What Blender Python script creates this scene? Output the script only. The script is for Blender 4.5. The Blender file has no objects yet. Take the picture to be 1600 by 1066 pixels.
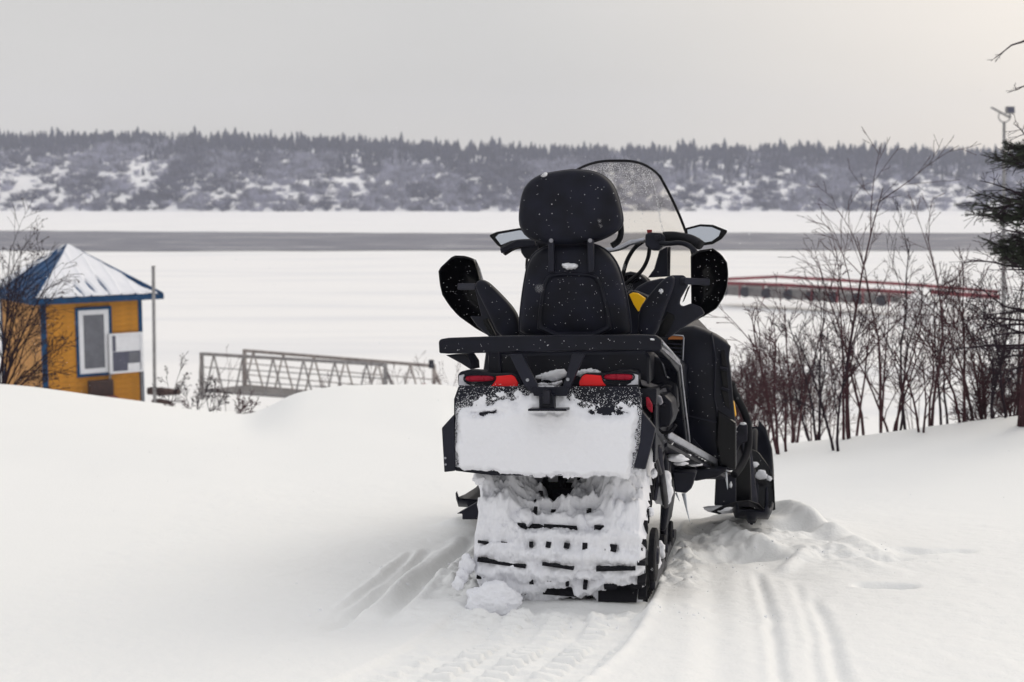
import bpy, bmesh, math, random
import numpy as np
from mathutils import Vector, Matrix, noise as mnoise

# ------------------------------------------------------------------ camera
SC = bpy.context.scene
COL = SC.collection
F = 2222.0                                   # focal length in photo pixels (50 mm)
EYE = np.array([0.0, 0.0, 1.437])
PIT = math.atan(243 / F)
CP, SP = math.cos(PIT), math.sin(PIT)
cam_d = bpy.data.cameras.new('camera')
cam = bpy.data.objects.new('camera', cam_d)
COL.objects.link(cam)
cam.location = EYE
cam.rotation_euler = (math.pi / 2 - PIT, 0, 0)
cam_d.sensor_width = 36
cam_d.lens = F / 1600 * 36
cam_d.clip_start = 0.1
cam_d.clip_end = 6000
cam_d.dof.use_dof = True
cam_d.dof.focus_distance = 5.35
cam_d.dof.aperture_fstop = 4.0
SC.camera = cam
SC.cycles.volume_bounces = 2

# ------------------------------------------------------------------ sky, sun, exposure
SUN_AZ, SUN_EL = math.radians(48), math.radians(30)
world = bpy.data.worlds.new('World')
SC.world = world
world.use_nodes = True
wn, wl = world.node_tree.nodes, world.node_tree.links
wn.clear()
w_out = wn.new('ShaderNodeOutputWorld')
w_bg = wn.new('ShaderNodeBackground')
w_bg.inputs['Strength'].default_value = 0.1
w_sky = wn.new('ShaderNodeTexSky')
w_sky.sky_type = 'NISHITA'
w_sky.sun_disc = False
w_sky.sun_elevation = SUN_EL
w_sky.sun_rotation = SUN_AZ
w_tc = wn.new('ShaderNodeTexCoord')
w_sep = wn.new('ShaderNodeSeparateXYZ')
wl.new(w_tc.outputs['Generated'], w_sep.inputs[0])
w_ramp = wn.new('ShaderNodeValToRGB')        # the cloud deck, a little brighter overhead
w_ramp.color_ramp.elements[0].position = 0.0
w_ramp.color_ramp.elements[0].color = (0.612, 0.592, 0.555, 1)
w_ramp.color_ramp.elements[1].position = 0.75
w_ramp.color_ramp.elements[1].color = (0.875, 0.882, 0.905, 1)
wl.new(w_sep.outputs['Z'], w_ramp.inputs[0])
w_map = wn.new('ShaderNodeMapping')
w_map.inputs['Scale'].default_value = (1.2, 1.2, 4.0)
wl.new(w_tc.outputs['Generated'], w_map.inputs[0])
w_noi = wn.new('ShaderNodeTexNoise')
w_noi.inputs['Scale'].default_value = 2.2
w_noi.inputs['Detail'].default_value = 3.0
wl.new(w_map.outputs[0], w_noi.inputs['Vector'])
w_nr = wn.new('ShaderNodeMapRange')
w_nr.inputs['To Min'].default_value = 9.0
w_nr.inputs['To Max'].default_value = 11.0
wl.new(w_noi.outputs['Fac'], w_nr.inputs['Value'])
w_sc = wn.new('ShaderNodeVectorMath'); w_sc.operation = 'SCALE'
wl.new(w_ramp.outputs['Color'], w_sc.inputs[0])
wl.new(w_nr.outputs[0], w_sc.inputs['Scale'])
# thin warm patch of cloud round the hidden sun
w_dot = wn.new('ShaderNodeVectorMath'); w_dot.operation = 'DOT_PRODUCT'
sun_vec = Vector((math.sin(SUN_AZ) * math.cos(SUN_EL), math.cos(SUN_AZ) * math.cos(SUN_EL), math.sin(SUN_EL)))
w_dot.inputs[1].default_value = sun_vec
wl.new(w_tc.outputs['Generated'], w_dot.inputs[0])
w_gr = wn.new('ShaderNodeMapRange'); w_gr.interpolation_type = 'SMOOTHSTEP'
w_gr.inputs['From Min'].default_value = 0.60
w_gr.inputs['From Max'].default_value = 1.0
w_gr.inputs['To Min'].default_value = 0.0
w_gr.inputs['To Max'].default_value = 1.0
wl.new(w_dot.outputs['Value'], w_gr.inputs['Value'])
w_add = wn.new('ShaderNodeMix'); w_add.data_type = 'RGBA'; w_add.blend_type = 'ADD'
w_add.inputs[7].default_value = (5.6, 4.5, 3.2, 1)
wl.new(w_gr.outputs[0], w_add.inputs[0])
wl.new(w_sc.outputs[0], w_add.inputs[6])
w_mix = wn.new('ShaderNodeMix'); w_mix.data_type = 'RGBA'
w_mix.inputs[0].default_value = 0.06
wl.new(w_add.outputs[2], w_mix.inputs[6])
wl.new(w_sky.outputs[0], w_mix.inputs[7])
wl.new(w_mix.outputs[2], w_bg.inputs['Color'])
wl.new(w_bg.outputs[0], w_out.inputs['Surface'])

sun_d = bpy.data.lights.new('sun', 'SUN')
sun_d.energy = 0.78
sun_d.angle = math.radians(28)
sun_d.color = (1.0, 0.925, 0.79)
sun = bpy.data.objects.new('sun', sun_d)
COL.objects.link(sun)
sun.rotation_euler = (-sun_vec).to_track_quat('-Z', 'Y').to_euler()
sun.location = (20, 20, 30)
SC.view_settings.view_transform = 'Standard'
SC.view_settings.look = 'None'
SC.view_settings.exposure = 0.0
SC.view_settings.gamma = 1.0
SC.view_settings.use_curve_mapping = False

# ------------------------------------------------------------------ rays and frames
def ray(px, py):
    a = (px - 800) / F
    b = (533 - py) / F
    return np.array([a, CP + b * SP, b * CP - SP])

def P(px, py, Y):
    """world point Y metres ahead that the photograph shows at (px, py)"""
    d = ray(px, py)
    return EYE + d * (Y / d[1])

def elev(py):
    d = ray(800, py)
    return -d[2] / d[1]

class Frame:
    """a thing's own axes: x right, y forward, z up"""
    def __init__(s, O, yaw, pitch=0.0):
        s.O = np.array(O, float)
        c, n = math.cos(yaw), math.sin(yaw)
        C, S = math.cos(pitch), math.sin(pitch)
        f = np.array([n * C, c * C, -S]); r = np.array([c, -n, 0.0]); u = np.cross(r, f)
        s.R = np.array([r, f, u])
    def at(s, px, py, c, axis=1):
        o = s.R @ (EYE - s.O); d = s.R @ ray(px, py)
        t = (c - o[axis]) / d[axis]
        return o + d * t
    def matrix(s):
        m = Matrix.Identity(4)
        for i in range(3):
            for j in range(3):
                m[i][j] = s.R[j][i]
            m[i][3] = s.O[i]
        return m

# ------------------------------------------------------------------ materials
def mat(name, base, rough=0.6, metal=0.0, bump=0.0, bscale=60.0, var=0.0, vscale=8.0, spec=0.5, dark=None, darkscale=5.0, coat=0.0, dist=0.01):
    m = bpy.data.materials.new(name)
    m.use_nodes = True
    n, l = m.node_tree.nodes, m.node_tree.links
    b = n['Principled BSDF']
    b.inputs['Base Color'].default_value = (*base, 1)
    b.inputs['Roughness'].default_value = rough
    b.inputs['Metallic'].default_value = metal
    b.inputs['Specular IOR Level'].default_value = spec
    b.inputs['Coat Weight'].default_value = coat
    tc = n.new('ShaderNodeTexCoord')
    if var > 0 or dark:
        t = n.new('ShaderNodeTexNoise')
        t.inputs['Scale'].default_value = vscale
        t.inputs['Detail'].default_value = 5
        l.new(tc.outputs['Object'], t.inputs['Vector'])
        mx = n.new('ShaderNodeMix'); mx.data_type = 'RGBA'
        c2 = dark if dark else tuple(c * (1 - var) for c in base)
        mx.inputs[6].default_value = (*c2, 1)
        mx.inputs[7].default_value = (*tuple(min(1, c * (1 + var)) for c in base), 1)
        mr = n.new('ShaderNodeMapRange')
        mr.inputs['From Min'].default_value = 0.35
        mr.inputs['From Max'].default_value = 0.65
        l.new(t.outputs['Fac'], mr.inputs['Value'])
        l.new(mr.outputs[0], mx.inputs[0])
        l.new(mx.outputs[2], b.inputs['Base Color'])
        rr = n.new('ShaderNodeMapRange')
        rr.inputs['To Min'].default_value = max(0.02, rough - 0.12)
        rr.inputs['To Max'].default_value = min(1, rough + 0.12)
        l.new(t.outputs['Fac'], rr.inputs['Value'])
        l.new(rr.outputs[0], b.inputs['Roughness'])
    if bump > 0:
        t2 = n.new('ShaderNodeTexNoise')
        t2.inputs['Scale'].default_value = bscale
        t2.inputs['Detail'].default_value = 4
        l.new(tc.outputs['Object'], t2.inputs['Vector'])
        bp = n.new('ShaderNodeBump')
        bp.inputs['Strength'].default_value = bump
        bp.inputs['Distance'].default_value = dist
        l.new(t2.outputs['Fac'], bp.inputs['Height'])
        l.new(bp.outputs[0], b.inputs['Normal'])
    return m

M = {}
M['snow'] = mat('packed_snow', (0.84, 0.845, 0.885), 0.75, bump=0.35, bscale=45, spec=0.25, dist=0.012)
M['snow_ground'] = mat('ground_snow', (0.87, 0.872, 0.862), 0.8, bump=0.45, bscale=75, spec=0.2, dist=0.006)
M['snow_far'] = mat('far_snow', (0.87, 0.86, 0.85), 0.9, spec=0.1, var=0.03, vscale=0.02)
M['slush'] = mat('grey_slush_ice', (0.17, 0.17, 0.19), 0.7, spec=0.2, var=0.16, vscale=0.05)
M['plastic'] = mat('black_plastic', (0.0060, 0.0068, 0.0135), 0.38, spec=0.18, bump=0.12, bscale=500, var=0.25, vscale=9, dist=0.002)
M['plastic_grey'] = mat('charcoal_plastic', (0.011, 0.012, 0.022), 0.45, spec=0.22, bump=0.12, bscale=400, var=0.2, vscale=12, dist=0.002)
M['gloss'] = mat('gloss_black', (0.0025, 0.0025, 0.004), 0.2, spec=0.18, var=0.3, vscale=20)
M['vinyl'] = mat('black_vinyl', (0.0070, 0.0078, 0.0155), 0.55, spec=0.17, bump=0.35, bscale=300, var=0.45, vscale=9, dist=0.002)
M['rubber'] = mat('black_rubber', (0.004, 0.004, 0.007), 0.65, spec=0.2, bump=0.2, bscale=90, dist=0.004)
M['steel'] = mat('dark_steel', (0.022, 0.022, 0.032), 0.4, metal=0.7, var=0.3, vscale=25)
M['tread'] = mat('worn_tread_metal', (0.11, 0.11, 0.13), 0.5, metal=0.5, var=0.6, vscale=40)
M['alu'] = mat('brushed_aluminium', (0.36, 0.37, 0.41), 0.36, metal=0.85, var=0.15, vscale=30)
M['alu_dull'] = mat('dull_aluminium', (0.27, 0.27, 0.30), 0.45, metal=0.8, var=0.3, vscale=30)
M['red'] = mat('bright_red_lens', (0.95, 0.008, 0.012), 0.22, spec=0.3)
M['red_dark'] = mat('ribbed_dark_red_lens', (0.33, 0.004, 0.022), 0.3, spec=0.2, var=0.2, vscale=60)
M['red_plastic'] = mat('red_button', (0.22, 0.01, 0.012), 0.4)
M['clear_lens'] = mat('frosted_lens', (0.55, 0.55, 0.6), 0.35, var=0.2, vscale=40)
M['yellow'] = mat('yellow_plastic', (0.98, 0.53, 0.006), 0.4, spec=0.3)
M['orange'] = mat('orange_trim', (0.55, 0.19, 0.05), 0.4)
M['mirror'] = mat('mirror_glass', (0.58, 0.62, 0.70), 0.08, metal=1.0)
M['ice'] = mat('ice', (0.62, 0.66, 0.72), 0.15, spec=0.8)
M['ochre'] = mat('ochre_painted_boards', (0.50, 0.220, 0.026), 0.8, spec=0.15, var=0.14, vscale=5, bump=0.2, bscale=30)
M['ochre_side'] = mat('paler_ochre_boards', (0.52, 0.27, 0.09), 0.8, spec=0.15, var=0.14, vscale=5, bump=0.2, bscale=30)  # side wall boards, a paler and less saturated ochre than the front
M['blue'] = mat('blue_painted_wood', (0.003, 0.045, 0.125), 0.7, spec=0.2, var=0.25, vscale=6)
M['blue_roof'] = mat('blue_metal_roof', (0.003, 0.052, 0.15), 0.5, spec=0.25, var=0.3, vscale=3)
M['white_paint'] = mat('white_paint', (0.74, 0.75, 0.79), 0.5, var=0.04)
M['curtain'] = mat('grey_window_pane', (0.12, 0.125, 0.15), 0.22, var=0.12, vscale=6)
M['dark_panel'] = mat('slate_panel', (0.075, 0.078, 0.12), 0.5, var=0.1)
M['brown'] = mat('dark_brown_wood', (0.045, 0.022, 0.018), 0.8, var=0.3, vscale=10)
M['maroon'] = mat('faded_red_step', (0.17, 0.035, 0.03), 0.8)
M['galv'] = mat('galvanised_steel', (0.25, 0.245, 0.25), 0.65, metal=0.2, var=0.2, vscale=10)
M['galv_warm'] = mat('weathered_rail', (0.32, 0.285, 0.27), 0.75, metal=0.1, var=0.25, vscale=6)
M['rail_red'] = mat('red_rail_paint', (0.21, 0.018, 0.024), 0.6, var=0.25, vscale=1.0)
M['dock'] = mat('dock_timber', (0.16, 0.15, 0.145), 0.85, var=0.3, vscale=2.0)
M['tyre'] = mat('dock_bumper_rubber', (0.02, 0.02, 0.028), 0.8)
M['bark'] = mat('purple_brown_bark', (0.050, 0.020, 0.024), 0.9, spec=0.1, var=0.35, vscale=12)
M['bark_red'] = mat('reddish_twigs', (0.062, 0.027, 0.031), 0.9, spec=0.1, var=0.3, vscale=12)
M['bark_dark'] = mat('dark_twigs', (0.022, 0.013, 0.019), 0.9, spec=0.1, var=0.3, vscale=12)
M['leaf'] = mat('withered_leaves', (0.030, 0.012, 0.012), 0.8)
M['needles'] = mat('spruce_needles', (0.022, 0.032, 0.014), 0.75, var=0.45, vscale=5)
M['conifer'] = mat('far_conifer', (0.024, 0.028, 0.046), 0.9, var=0.6, vscale=0.15)
M['frost_twig'] = mat('frosted_twigs', (0.25, 0.25, 0.31), 0.9, var=0.65, vscale=0.22)
M['grey_twig'] = mat('far_bare_twigs', (0.085, 0.086, 0.122), 0.9, var=0.6, vscale=0.22)

def river_mat():
    m = mat('windblown_river_snow', (0.87, 0.86, 0.85), 0.9, spec=0.1)
    n, l = m.node_tree.nodes, m.node_tree.links
    tc = n.new('ShaderNodeTexCoord'); mp = n.new('ShaderNodeMapping'); mp.inputs['Scale'].default_value = (0.02, 0.12, 1)
    t = n.new('ShaderNodeTexNoise'); t.inputs['Scale'].default_value = 2.0; t.inputs['Detail'].default_value = 6
    cr = n.new('ShaderNodeValToRGB'); e = cr.color_ramp.elements
    e[0].position = 0.33; e[0].color = (0.79, 0.79, 0.80, 1); e[1].position = 0.52; e[1].color = (0.875, 0.865, 0.855, 1)
    l.new(tc.outputs['Object'], mp.inputs[0]); l.new(mp.outputs[0], t.inputs['Vector']); l.new(t.outputs['Fac'], cr.inputs[0])
    l.new(cr.outputs[0], n['Principled BSDF'].inputs['Base Color'])
    return m
M['river_snow'] = river_mat()
def slush_mat():
    m = bpy.data.materials.new('grey_slush_ice'); m.use_nodes = True
    n, l = m.node_tree.nodes, m.node_tree.links
    b = n['Principled BSDF']; b.inputs['Roughness'].default_value = 0.7; b.inputs['Specular IOR Level'].default_value = 0.2
    tc = n.new('ShaderNodeTexCoord'); mp = n.new('ShaderNodeMapping'); mp.inputs['Scale'].default_value = (0.03, 0.22, 1)
    t = n.new('ShaderNodeTexNoise'); t.inputs['Scale'].default_value = 3.0; t.inputs['Detail'].default_value = 7; t.inputs['Roughness'].default_value = 0.65
    cr = n.new('ShaderNodeValToRGB')
    e = cr.color_ramp.elements
    e[0].position = 0.40; e[0].color = (0.115, 0.115, 0.140, 1)
    e[1].position = 0.66; e[1].color = (0.50, 0.49, 0.50, 1)
    k = e.new(0.55); k.color = (0.185, 0.182, 0.205, 1)
    l.new(tc.outputs['Object'], mp.inputs[0]); l.new(mp.outputs[0], t.inputs['Vector']); l.new(t.outputs['Fac'], cr.inputs[0]); l.new(cr.outputs[0], b.inputs['Base Color'])
    return m
M['slush'] = slush_mat()

def shield_mat():
    m = bpy.data.materials.new('tinted_acrylic')
    m.use_nodes = True
    n, l = m.node_tree.nodes, m.node_tree.links
    n.clear()
    o = n.new('ShaderNodeOutputMaterial')
    t = n.new('ShaderNodeBsdfTransparent'); t.inputs[0].default_value = (0.89, 0.86, 0.80, 1)
    g = n.new('ShaderNodeBsdfGlossy'); g.inputs['Roughness'].default_value = 0.06
    g.inputs[0].default_value = (0.9, 0.9, 0.95, 1)
    lw = n.new('ShaderNodeLayerWeight'); pw = n.new('ShaderNodeMath'); pw.operation = 'POWER'; pw.inputs[1].default_value = 4.0
    l.new(lw.outputs['Facing'], pw.inputs[0]); fr = n.new('ShaderNodeMath'); fr.operation = 'MULTIPLY_ADD'; fr.inputs[1].default_value = 0.16; fr.inputs[2].default_value = 0.035
    l.new(pw.outputs[0], fr.inputs[0])
    mx = n.new('ShaderNodeMixShader')
    l.new(fr.outputs[0], mx.inputs[0]); l.new(t.outputs[0], mx.inputs[1]); l.new(g.outputs[0], mx.inputs[2])
    l.new(mx.outputs[0], o.inputs[0])
    return m
M['shield'] = shield_mat()

# ------------------------------------------------------------------ object helpers
def tag(o, label=None, cat=None, group=None, kind=None):
    if label: o['label'] = label
    if cat: o['category'] = cat
    if group: o['group'] = group
    if kind: o['kind'] = kind
    return o

def empty(name, fr=None, loc=None, rz=0.0):
    o = bpy.data.objects.new(name, None)
    COL.objects.link(o)
    if fr is not None:
        o.matrix_world = fr.matrix()
    elif loc is not None:
        o.location = loc
        o.rotation_euler = (0, 0, rz)
    o.empty_display_size = 0.2
    return o

def mesh_obj(name, verts, faces, m, parent=None, smooth=False, bevel=0.0, seg=2, subsurf=0, recalc=True):
    me = bpy.data.meshes.new(name)
    me.from_pydata([tuple(float(c) for c in v) for v in verts], [], faces)
    if recalc:
        bm = bmesh.new(); bm.from_mesh(me)
        bmesh.ops.recalc_face_normals(bm, faces=bm.faces)
        bm.to_mesh(me); bm.free()
    me.materials.append(m if not isinstance(m, str) else M[m])
    if smooth:
        me.polygons.foreach_set('use_smooth', [True] * len(me.polygons))
    me.update()
    o = bpy.data.objects.new(name, me)
    COL.objects.link(o)
    if parent is not None:
        o.parent = parent
    if bevel > 0:
        b = o.modifiers.new('bevel', 'BEVEL'); b.width = bevel; b.segments = seg; b.limit_method = 'ANGLE'
        b.angle_limit = math.radians(28)
    if subsurf:
        s = o.modifiers.new('subsurf', 'SUBSURF'); s.levels = subsurf; s.render_levels = subsurf
    return o

class TB:
    """collects tubes, boxes and loose faces into one mesh"""
    def __init__(s): s.v = []; s.f = []
    def tube(s, pts, rad, sides=6, cap=True):
        pts = [np.array(p, float) for p in pts]
        n = len(pts)
        if not hasattr(rad, '__len__'): rad = [rad] * n
        b0 = len(s.v)
        up = None
        for i, p in enumerate(pts):
            d = pts[min(i + 1, n - 1)] - pts[max(i - 1, 0)]
            d = d / (np.linalg.norm(d) + 1e-12)
            if up is None:
                ref = np.array([0, 0, 1.0]) if abs(d[2]) < 0.9 else np.array([1.0, 0, 0])
            else:
                ref = up
            a = np.cross(d, ref); a /= (np.linalg.norm(a) + 1e-12)
            up = np.cross(a, d)
            for k in range(sides):
                t = 2 * math.pi * k / sides
                s.v.append(tuple(p + (a * math.cos(t) + up * math.sin(t)) * rad[i]))
        for i in range(n - 1):
            for k in range(sides):
                k2 = (k + 1) % sides
                s.f.append((b0 + i * sides + k, b0 + i * sides + k2, b0 + (i + 1) * sides + k2, b0 + (i + 1) * sides + k))
        if cap and sides > 2:
            s.f.append(tuple(b0 + k for k in range(sides))[::-1])
            s.f.append(tuple(b0 + (n - 1) * sides + k for k in range(sides)))
        return s
    def hexa(s, c):
        b = len(s.v); s.v += [tuple(p) for p in c]
        for q in ((0, 3, 2, 1), (4, 5, 6, 7), (0, 1, 5, 4), (1, 2, 6, 5), (2, 3, 7, 6), (3, 0, 4, 7)):
            s.f.append(tuple(b + i for i in q))
        return s
    def box(s, x0, x1, y0, y1, z0, z1):
        return s.hexa([(x0, y0, z0), (x1, y0, z0), (x1, y1, z0), (x0, y1, z0), (x0, y0, z1), (x1, y0, z1), (x1, y1, z1), (x0, y1, z1)])
    def beam(s, a, b, w, h, up=(0, 0, 1)):
        a, b = np.array(a, float), np.array(b, float)
        d = b - a; d /= np.linalg.norm(d)
        if abs(d @ np.array(up, float)) / np.linalg.norm(up) > 0.98: up = (0.2, 1, 0.1)
        r = np.cross(d, np.array(up, float)); r /= np.linalg.norm(r)
        u = np.cross(r, d)
        q = [-r * w / 2 - u * h / 2, r * w / 2 - u * h / 2, r * w / 2 + u * h / 2, -r * w / 2 + u * h / 2]
        return s.hexa([a + k for k in q] + [b + k for k in q])
    def poly(s, pts):
        b = len(s.v); s.v += [tuple(p) for p in pts]; s.f.append(tuple(range(b, b + len(pts)))); return s
    def build(s, name, m, parent=None, **kw):
        return mesh_obj(name, s.v, s.f, m, parent, **kw)

def prism(name, near, far, m, parent=None, bevel=0.0, seg=2, smooth=False):
    """solid between two outlines with the same number of points"""
    n = len(near)
    v = list(near) + list(far)
    f = [tuple(range(n)), tuple(range(2 * n - 1, n - 1, -1))]
    for i in range(n):
        j = (i + 1) % n
        f.append((i, i + n, j + n, j))
    return mesh_obj(name, v, f, m, parent, bevel=bevel, seg=seg, smooth=smooth)

def loft(name, rings, m, parent=None, smooth=True, subsurf=0, cap=True, bevel=0.0):
    n = len(rings[0]); v = []; f = []
    for r in rings: v += list(r)
    for i in range(len(rings) - 1):
        for k in range(n):
            k2 = (k + 1) % n
            f.append((i * n + k, i * n + k2, (i + 1) * n + k2, (i + 1) * n + k))
    if cap:
        f.append(tuple(range(n))[::-1]); f.append(tuple((len(rings) - 1) * n + k for k in range(n)))
    return mesh_obj(name, v, f, m, parent, smooth=smooth, subsurf=subsurf, bevel=bevel)

def resample(poly, n, closed=True):
    p = [np.array(q, float) for q in poly]
    if closed: p = p + [p[0]]
    L = [0.0]
    for i in range(len(p) - 1): L.append(L[-1] + np.linalg.norm(p[i + 1] - p[i]))
    out = []
    for k in range(n):
        s = L[-1] * k / (n if closed else n - 1)
        i = min(max(np.searchsorted(L, s, side='right') - 1, 0), len(p) - 2)
        t = (s - L[i]) / (L[i + 1] - L[i] + 1e-12)
        out.append(p[i] * (1 - t) + p[i + 1] * t)
    return out

def rounded(poly, it=2):
    p = [np.array(q, float) for q in poly]
    for _ in range(it):
        q = []
        for i in range(len(p)):
            a, b = p[i], p[(i + 1) % len(p)]
            q.append(a * 0.78 + b * 0.22); q.append(a * 0.22 + b * 0.78)
        p = q
    return p

# ---- numpy value noise
_rs = np.random.RandomState(7)
_G = _rs.rand(256, 256)
def vnoise(x, y):
    xi = np.floor(x).astype(int); yi = np.floor(y).astype(int)
    fx = x - xi; fy = y - yi
    fx = fx * fx * (3 - 2 * fx); fy = fy * fy * (3 - 2 * fy)
    g = lambda a, b: _G[a & 255, b & 255]
    return (g(xi, yi) * (1 - fx) * (1 - fy) + g(xi + 1, yi) * fx * (1 - fy) + g(xi, yi + 1) * (1 - fx) * fy + g(xi + 1, yi + 1) * fx * fy) * 2 - 1
def fbm(x, y, o=4, g=0.5):
    s = 0.0; a = 1.0
    for k in range(o):
        s = s + a * vnoise(x * 2 ** k + 17.3 * k, y * 2 ** k + 5.1 * k); a *= g
    return s
def sstep(a, b, x):
    t = np.clip((x - a) / (b - a), 0, 1)
    return t * t * (3 - 2 * t)

# ------------------------------------------------------------------ terrain
RIVER = -6.56
VF = Frame(P(872, 938, 4.93), math.radians(10.3), math.radians(5.1))    # the snowmobile's own axes
CR_X = np.array([-900, 0, 100, 225, 320, 390, 425, 460, 540, 690, 800, 950, 1180, 1300, 1450, 1600, 2300])
CR_Y = np.array([560, 603, 611, 629, 645, 654, 636, 618, 608, 604, 622, 662, 700, 692, 671, 655, 615])
CR_E = np.array([elev(y) for y in CR_Y])

def base_z(y): return -0.03 - 0.09 * (y - 4.93)

def ground_xy(px, py):
    d = ray(px, py)
    t = (-0.03 + 0.09 * 4.93 - EYE[2]) / (d[2] + 0.09 * d[1])
    return (EYE + d * t)[:2]

def seg_dist(x, y, pts):
    """distance to a polyline and how far along it, 0 to 1"""
    best = np.full(x.shape, 1e9); par = np.zeros(x.shape)
    n = len(pts) - 1
    for i in range(n):
        a = np.array(pts[i]); b = np.array(pts[i + 1]); d = b - a
        t = np.clip(((x - a[0]) * d[0] + (y - a[1]) * d[1]) / (d @ d), 0, 1)
        q = np.hypot(x - a[0] - t * d[0], y - a[1] - t * d[1])
        m = q < best
        best = np.where(m, q, best); par = np.where(m, (i + t) / n, par)
    return best, par

GX = lambda L: [ground_xy(*p) for p in L]
GROOVES = [   # polyline in the snow, width, depth, raised lip
    (GX([(738, 838), (705, 866), (668, 893), (630, 930), (588, 978)]), 0.028, 0.045, 0.014),
    (GX([(672, 853), (630, 886), (590, 925), (545, 956), (495, 988)]), 0.020, 0.032, 0.012),
    (GX([(645, 858), (600, 900), (560, 930), (500, 975)]), 0.015, 0.024, 0.010),
    (GX([(1184, 893), (1198, 935), (1208, 975), (1216, 1022), (1220, 1075)]), 0.018, 0.016, 0.003),
    (GX([(1242, 908), (1258, 950), (1270, 1000), (1278, 1075)]), 0.016, 0.007, 0.002),
    (GX([(1272, 935), (1292, 985), (1306, 1030), (1315, 1075)]), 0.020, 0.015, 0.003),
    (GX([(1112, 885), (1117, 950), (1119, 1010), (1117, 1075)]), 0.040, 0.008, 0.005),
]
PITS = [   # shallow hollows: centre, half sizes, depth
    ((1390, 917), 0.10, 0.06, 0.055), ((1155, 868), 0.08, 0.10, 0.045), ((1115, 870), 0.05, 0.08, 0.035),
    ((1235, 838), 0.20, 0.12, 0.050), ((1300, 850), 0.10, 0.09, 0.03), ((1365, 876), 0.14, 0.06, 0.022),
    ((1430, 863), 0.12, 0.07, 0.028), ((1490, 861), 0.10, 0.05, 0.022), ((1205, 868), 0.12, 0.08, 0.03),
    ((1090, 838), 0.09, 0.10, 0.03), ((560, 965), 0.20, 0.12, 0.016),
    ((745, 905), 0.03, 0.05, 0.04), ((700, 925), 0.10, 0.06, 0.02),
]
RIDGES = [
    (GX([(1128, 812), (1160, 798), (1195, 800), (1235, 815), (1285, 838), (1340, 858), (1400, 882)]), 0.065, 0.095),
    (GX([(1180, 790), (1240, 797), (1290, 806), (1330, 800)]), 0.06, 0.035),
    (GX([(1120, 835), (1150, 850), (1200, 862), (1240, 870), (1262, 862)]), 0.05, 0.040),
    (GX([(1285, 858), (1330, 872), (1370, 890), (1425, 900)]), 0.05, 0.022),
    (GX([(1225, 895), (1245, 875), (1258, 868)]), 0.035, 0.025),
    (GX([(700, 825), (735, 815), (760, 812)]), 0.08, 0.045),
]

def terrain(x, y):
    px = 800 + F * CP * 0 + F * x / np.maximum(y * CP + 0.15, 0.5)
    px = np.where(y < 1, np.where(x > 0, 2300, -900), px)
    e = np.interp(px, CR_X, CR_E)
    # soften the outline of the crest a little
    e = (e + np.interp(px - 14, CR_X, CR_E) + np.interp(px + 14, CR_X, CR_E)) / 3
    yc = np.interp(px, [0, 700, 1150, 1700], [13.0, 12.8, 11.4, 11.0])
    zc = EYE[2] - e * yc
    eb = np.interp(px, [-900, 0, 690, 1180, 1600, 2300], [CR_E[0], CR_E[1], CR_E[9], CR_E[12], CR_E[15], CR_E[16]])
    eb = np.where((px > 0) & (px < 690), elev(604), eb)
    w = sstep(0, 1, (y - 6.0) / (yc - 6.0)); w2 = sstep(0, 1, (y - yc + 3.2) / 3.2)
    zn = base_z(y) * (1 - w) + (EYE[2] - eb * yc) * w + (zc - (EYE[2] - eb * yc)) * w2
    smax = np.interp(px, [0, 700, 1000, 1700], [0.160, 0.160, 0.20, 0.20])
    sl = np.interp(px, [0, 700, 1000, 1700], [0.13, 0.13, 0.15, 0.15])
    dy = np.maximum(y - yc, 0)
    q = np.minimum(dy, 2.0)
    zf = zc - sl * dy - 0.5 * (smax - sl) / 2.0 * q * q - (smax - sl) * np.maximum(dy - 2.0, 0)
    z = np.where(y < yc, zn, zf)
    z = np.where(y < 2, base_z(2.0) + 0.02 * (2 - y), z)
    k = 0.35 * (1 + 0.03 * np.maximum(y - 20, 0))
    z = np.where(y > 20, np.maximum(z, RIVER - 0.25), z)
    # drifts
    z = z + 0.018 * fbm(x * 0.55, y * 0.4, 3) * np.clip(y / 6, 0.5, 1.6) + 0.0035 * fbm(x * 2.4 + 3, y * 1.7, 3)
    return z

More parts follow.
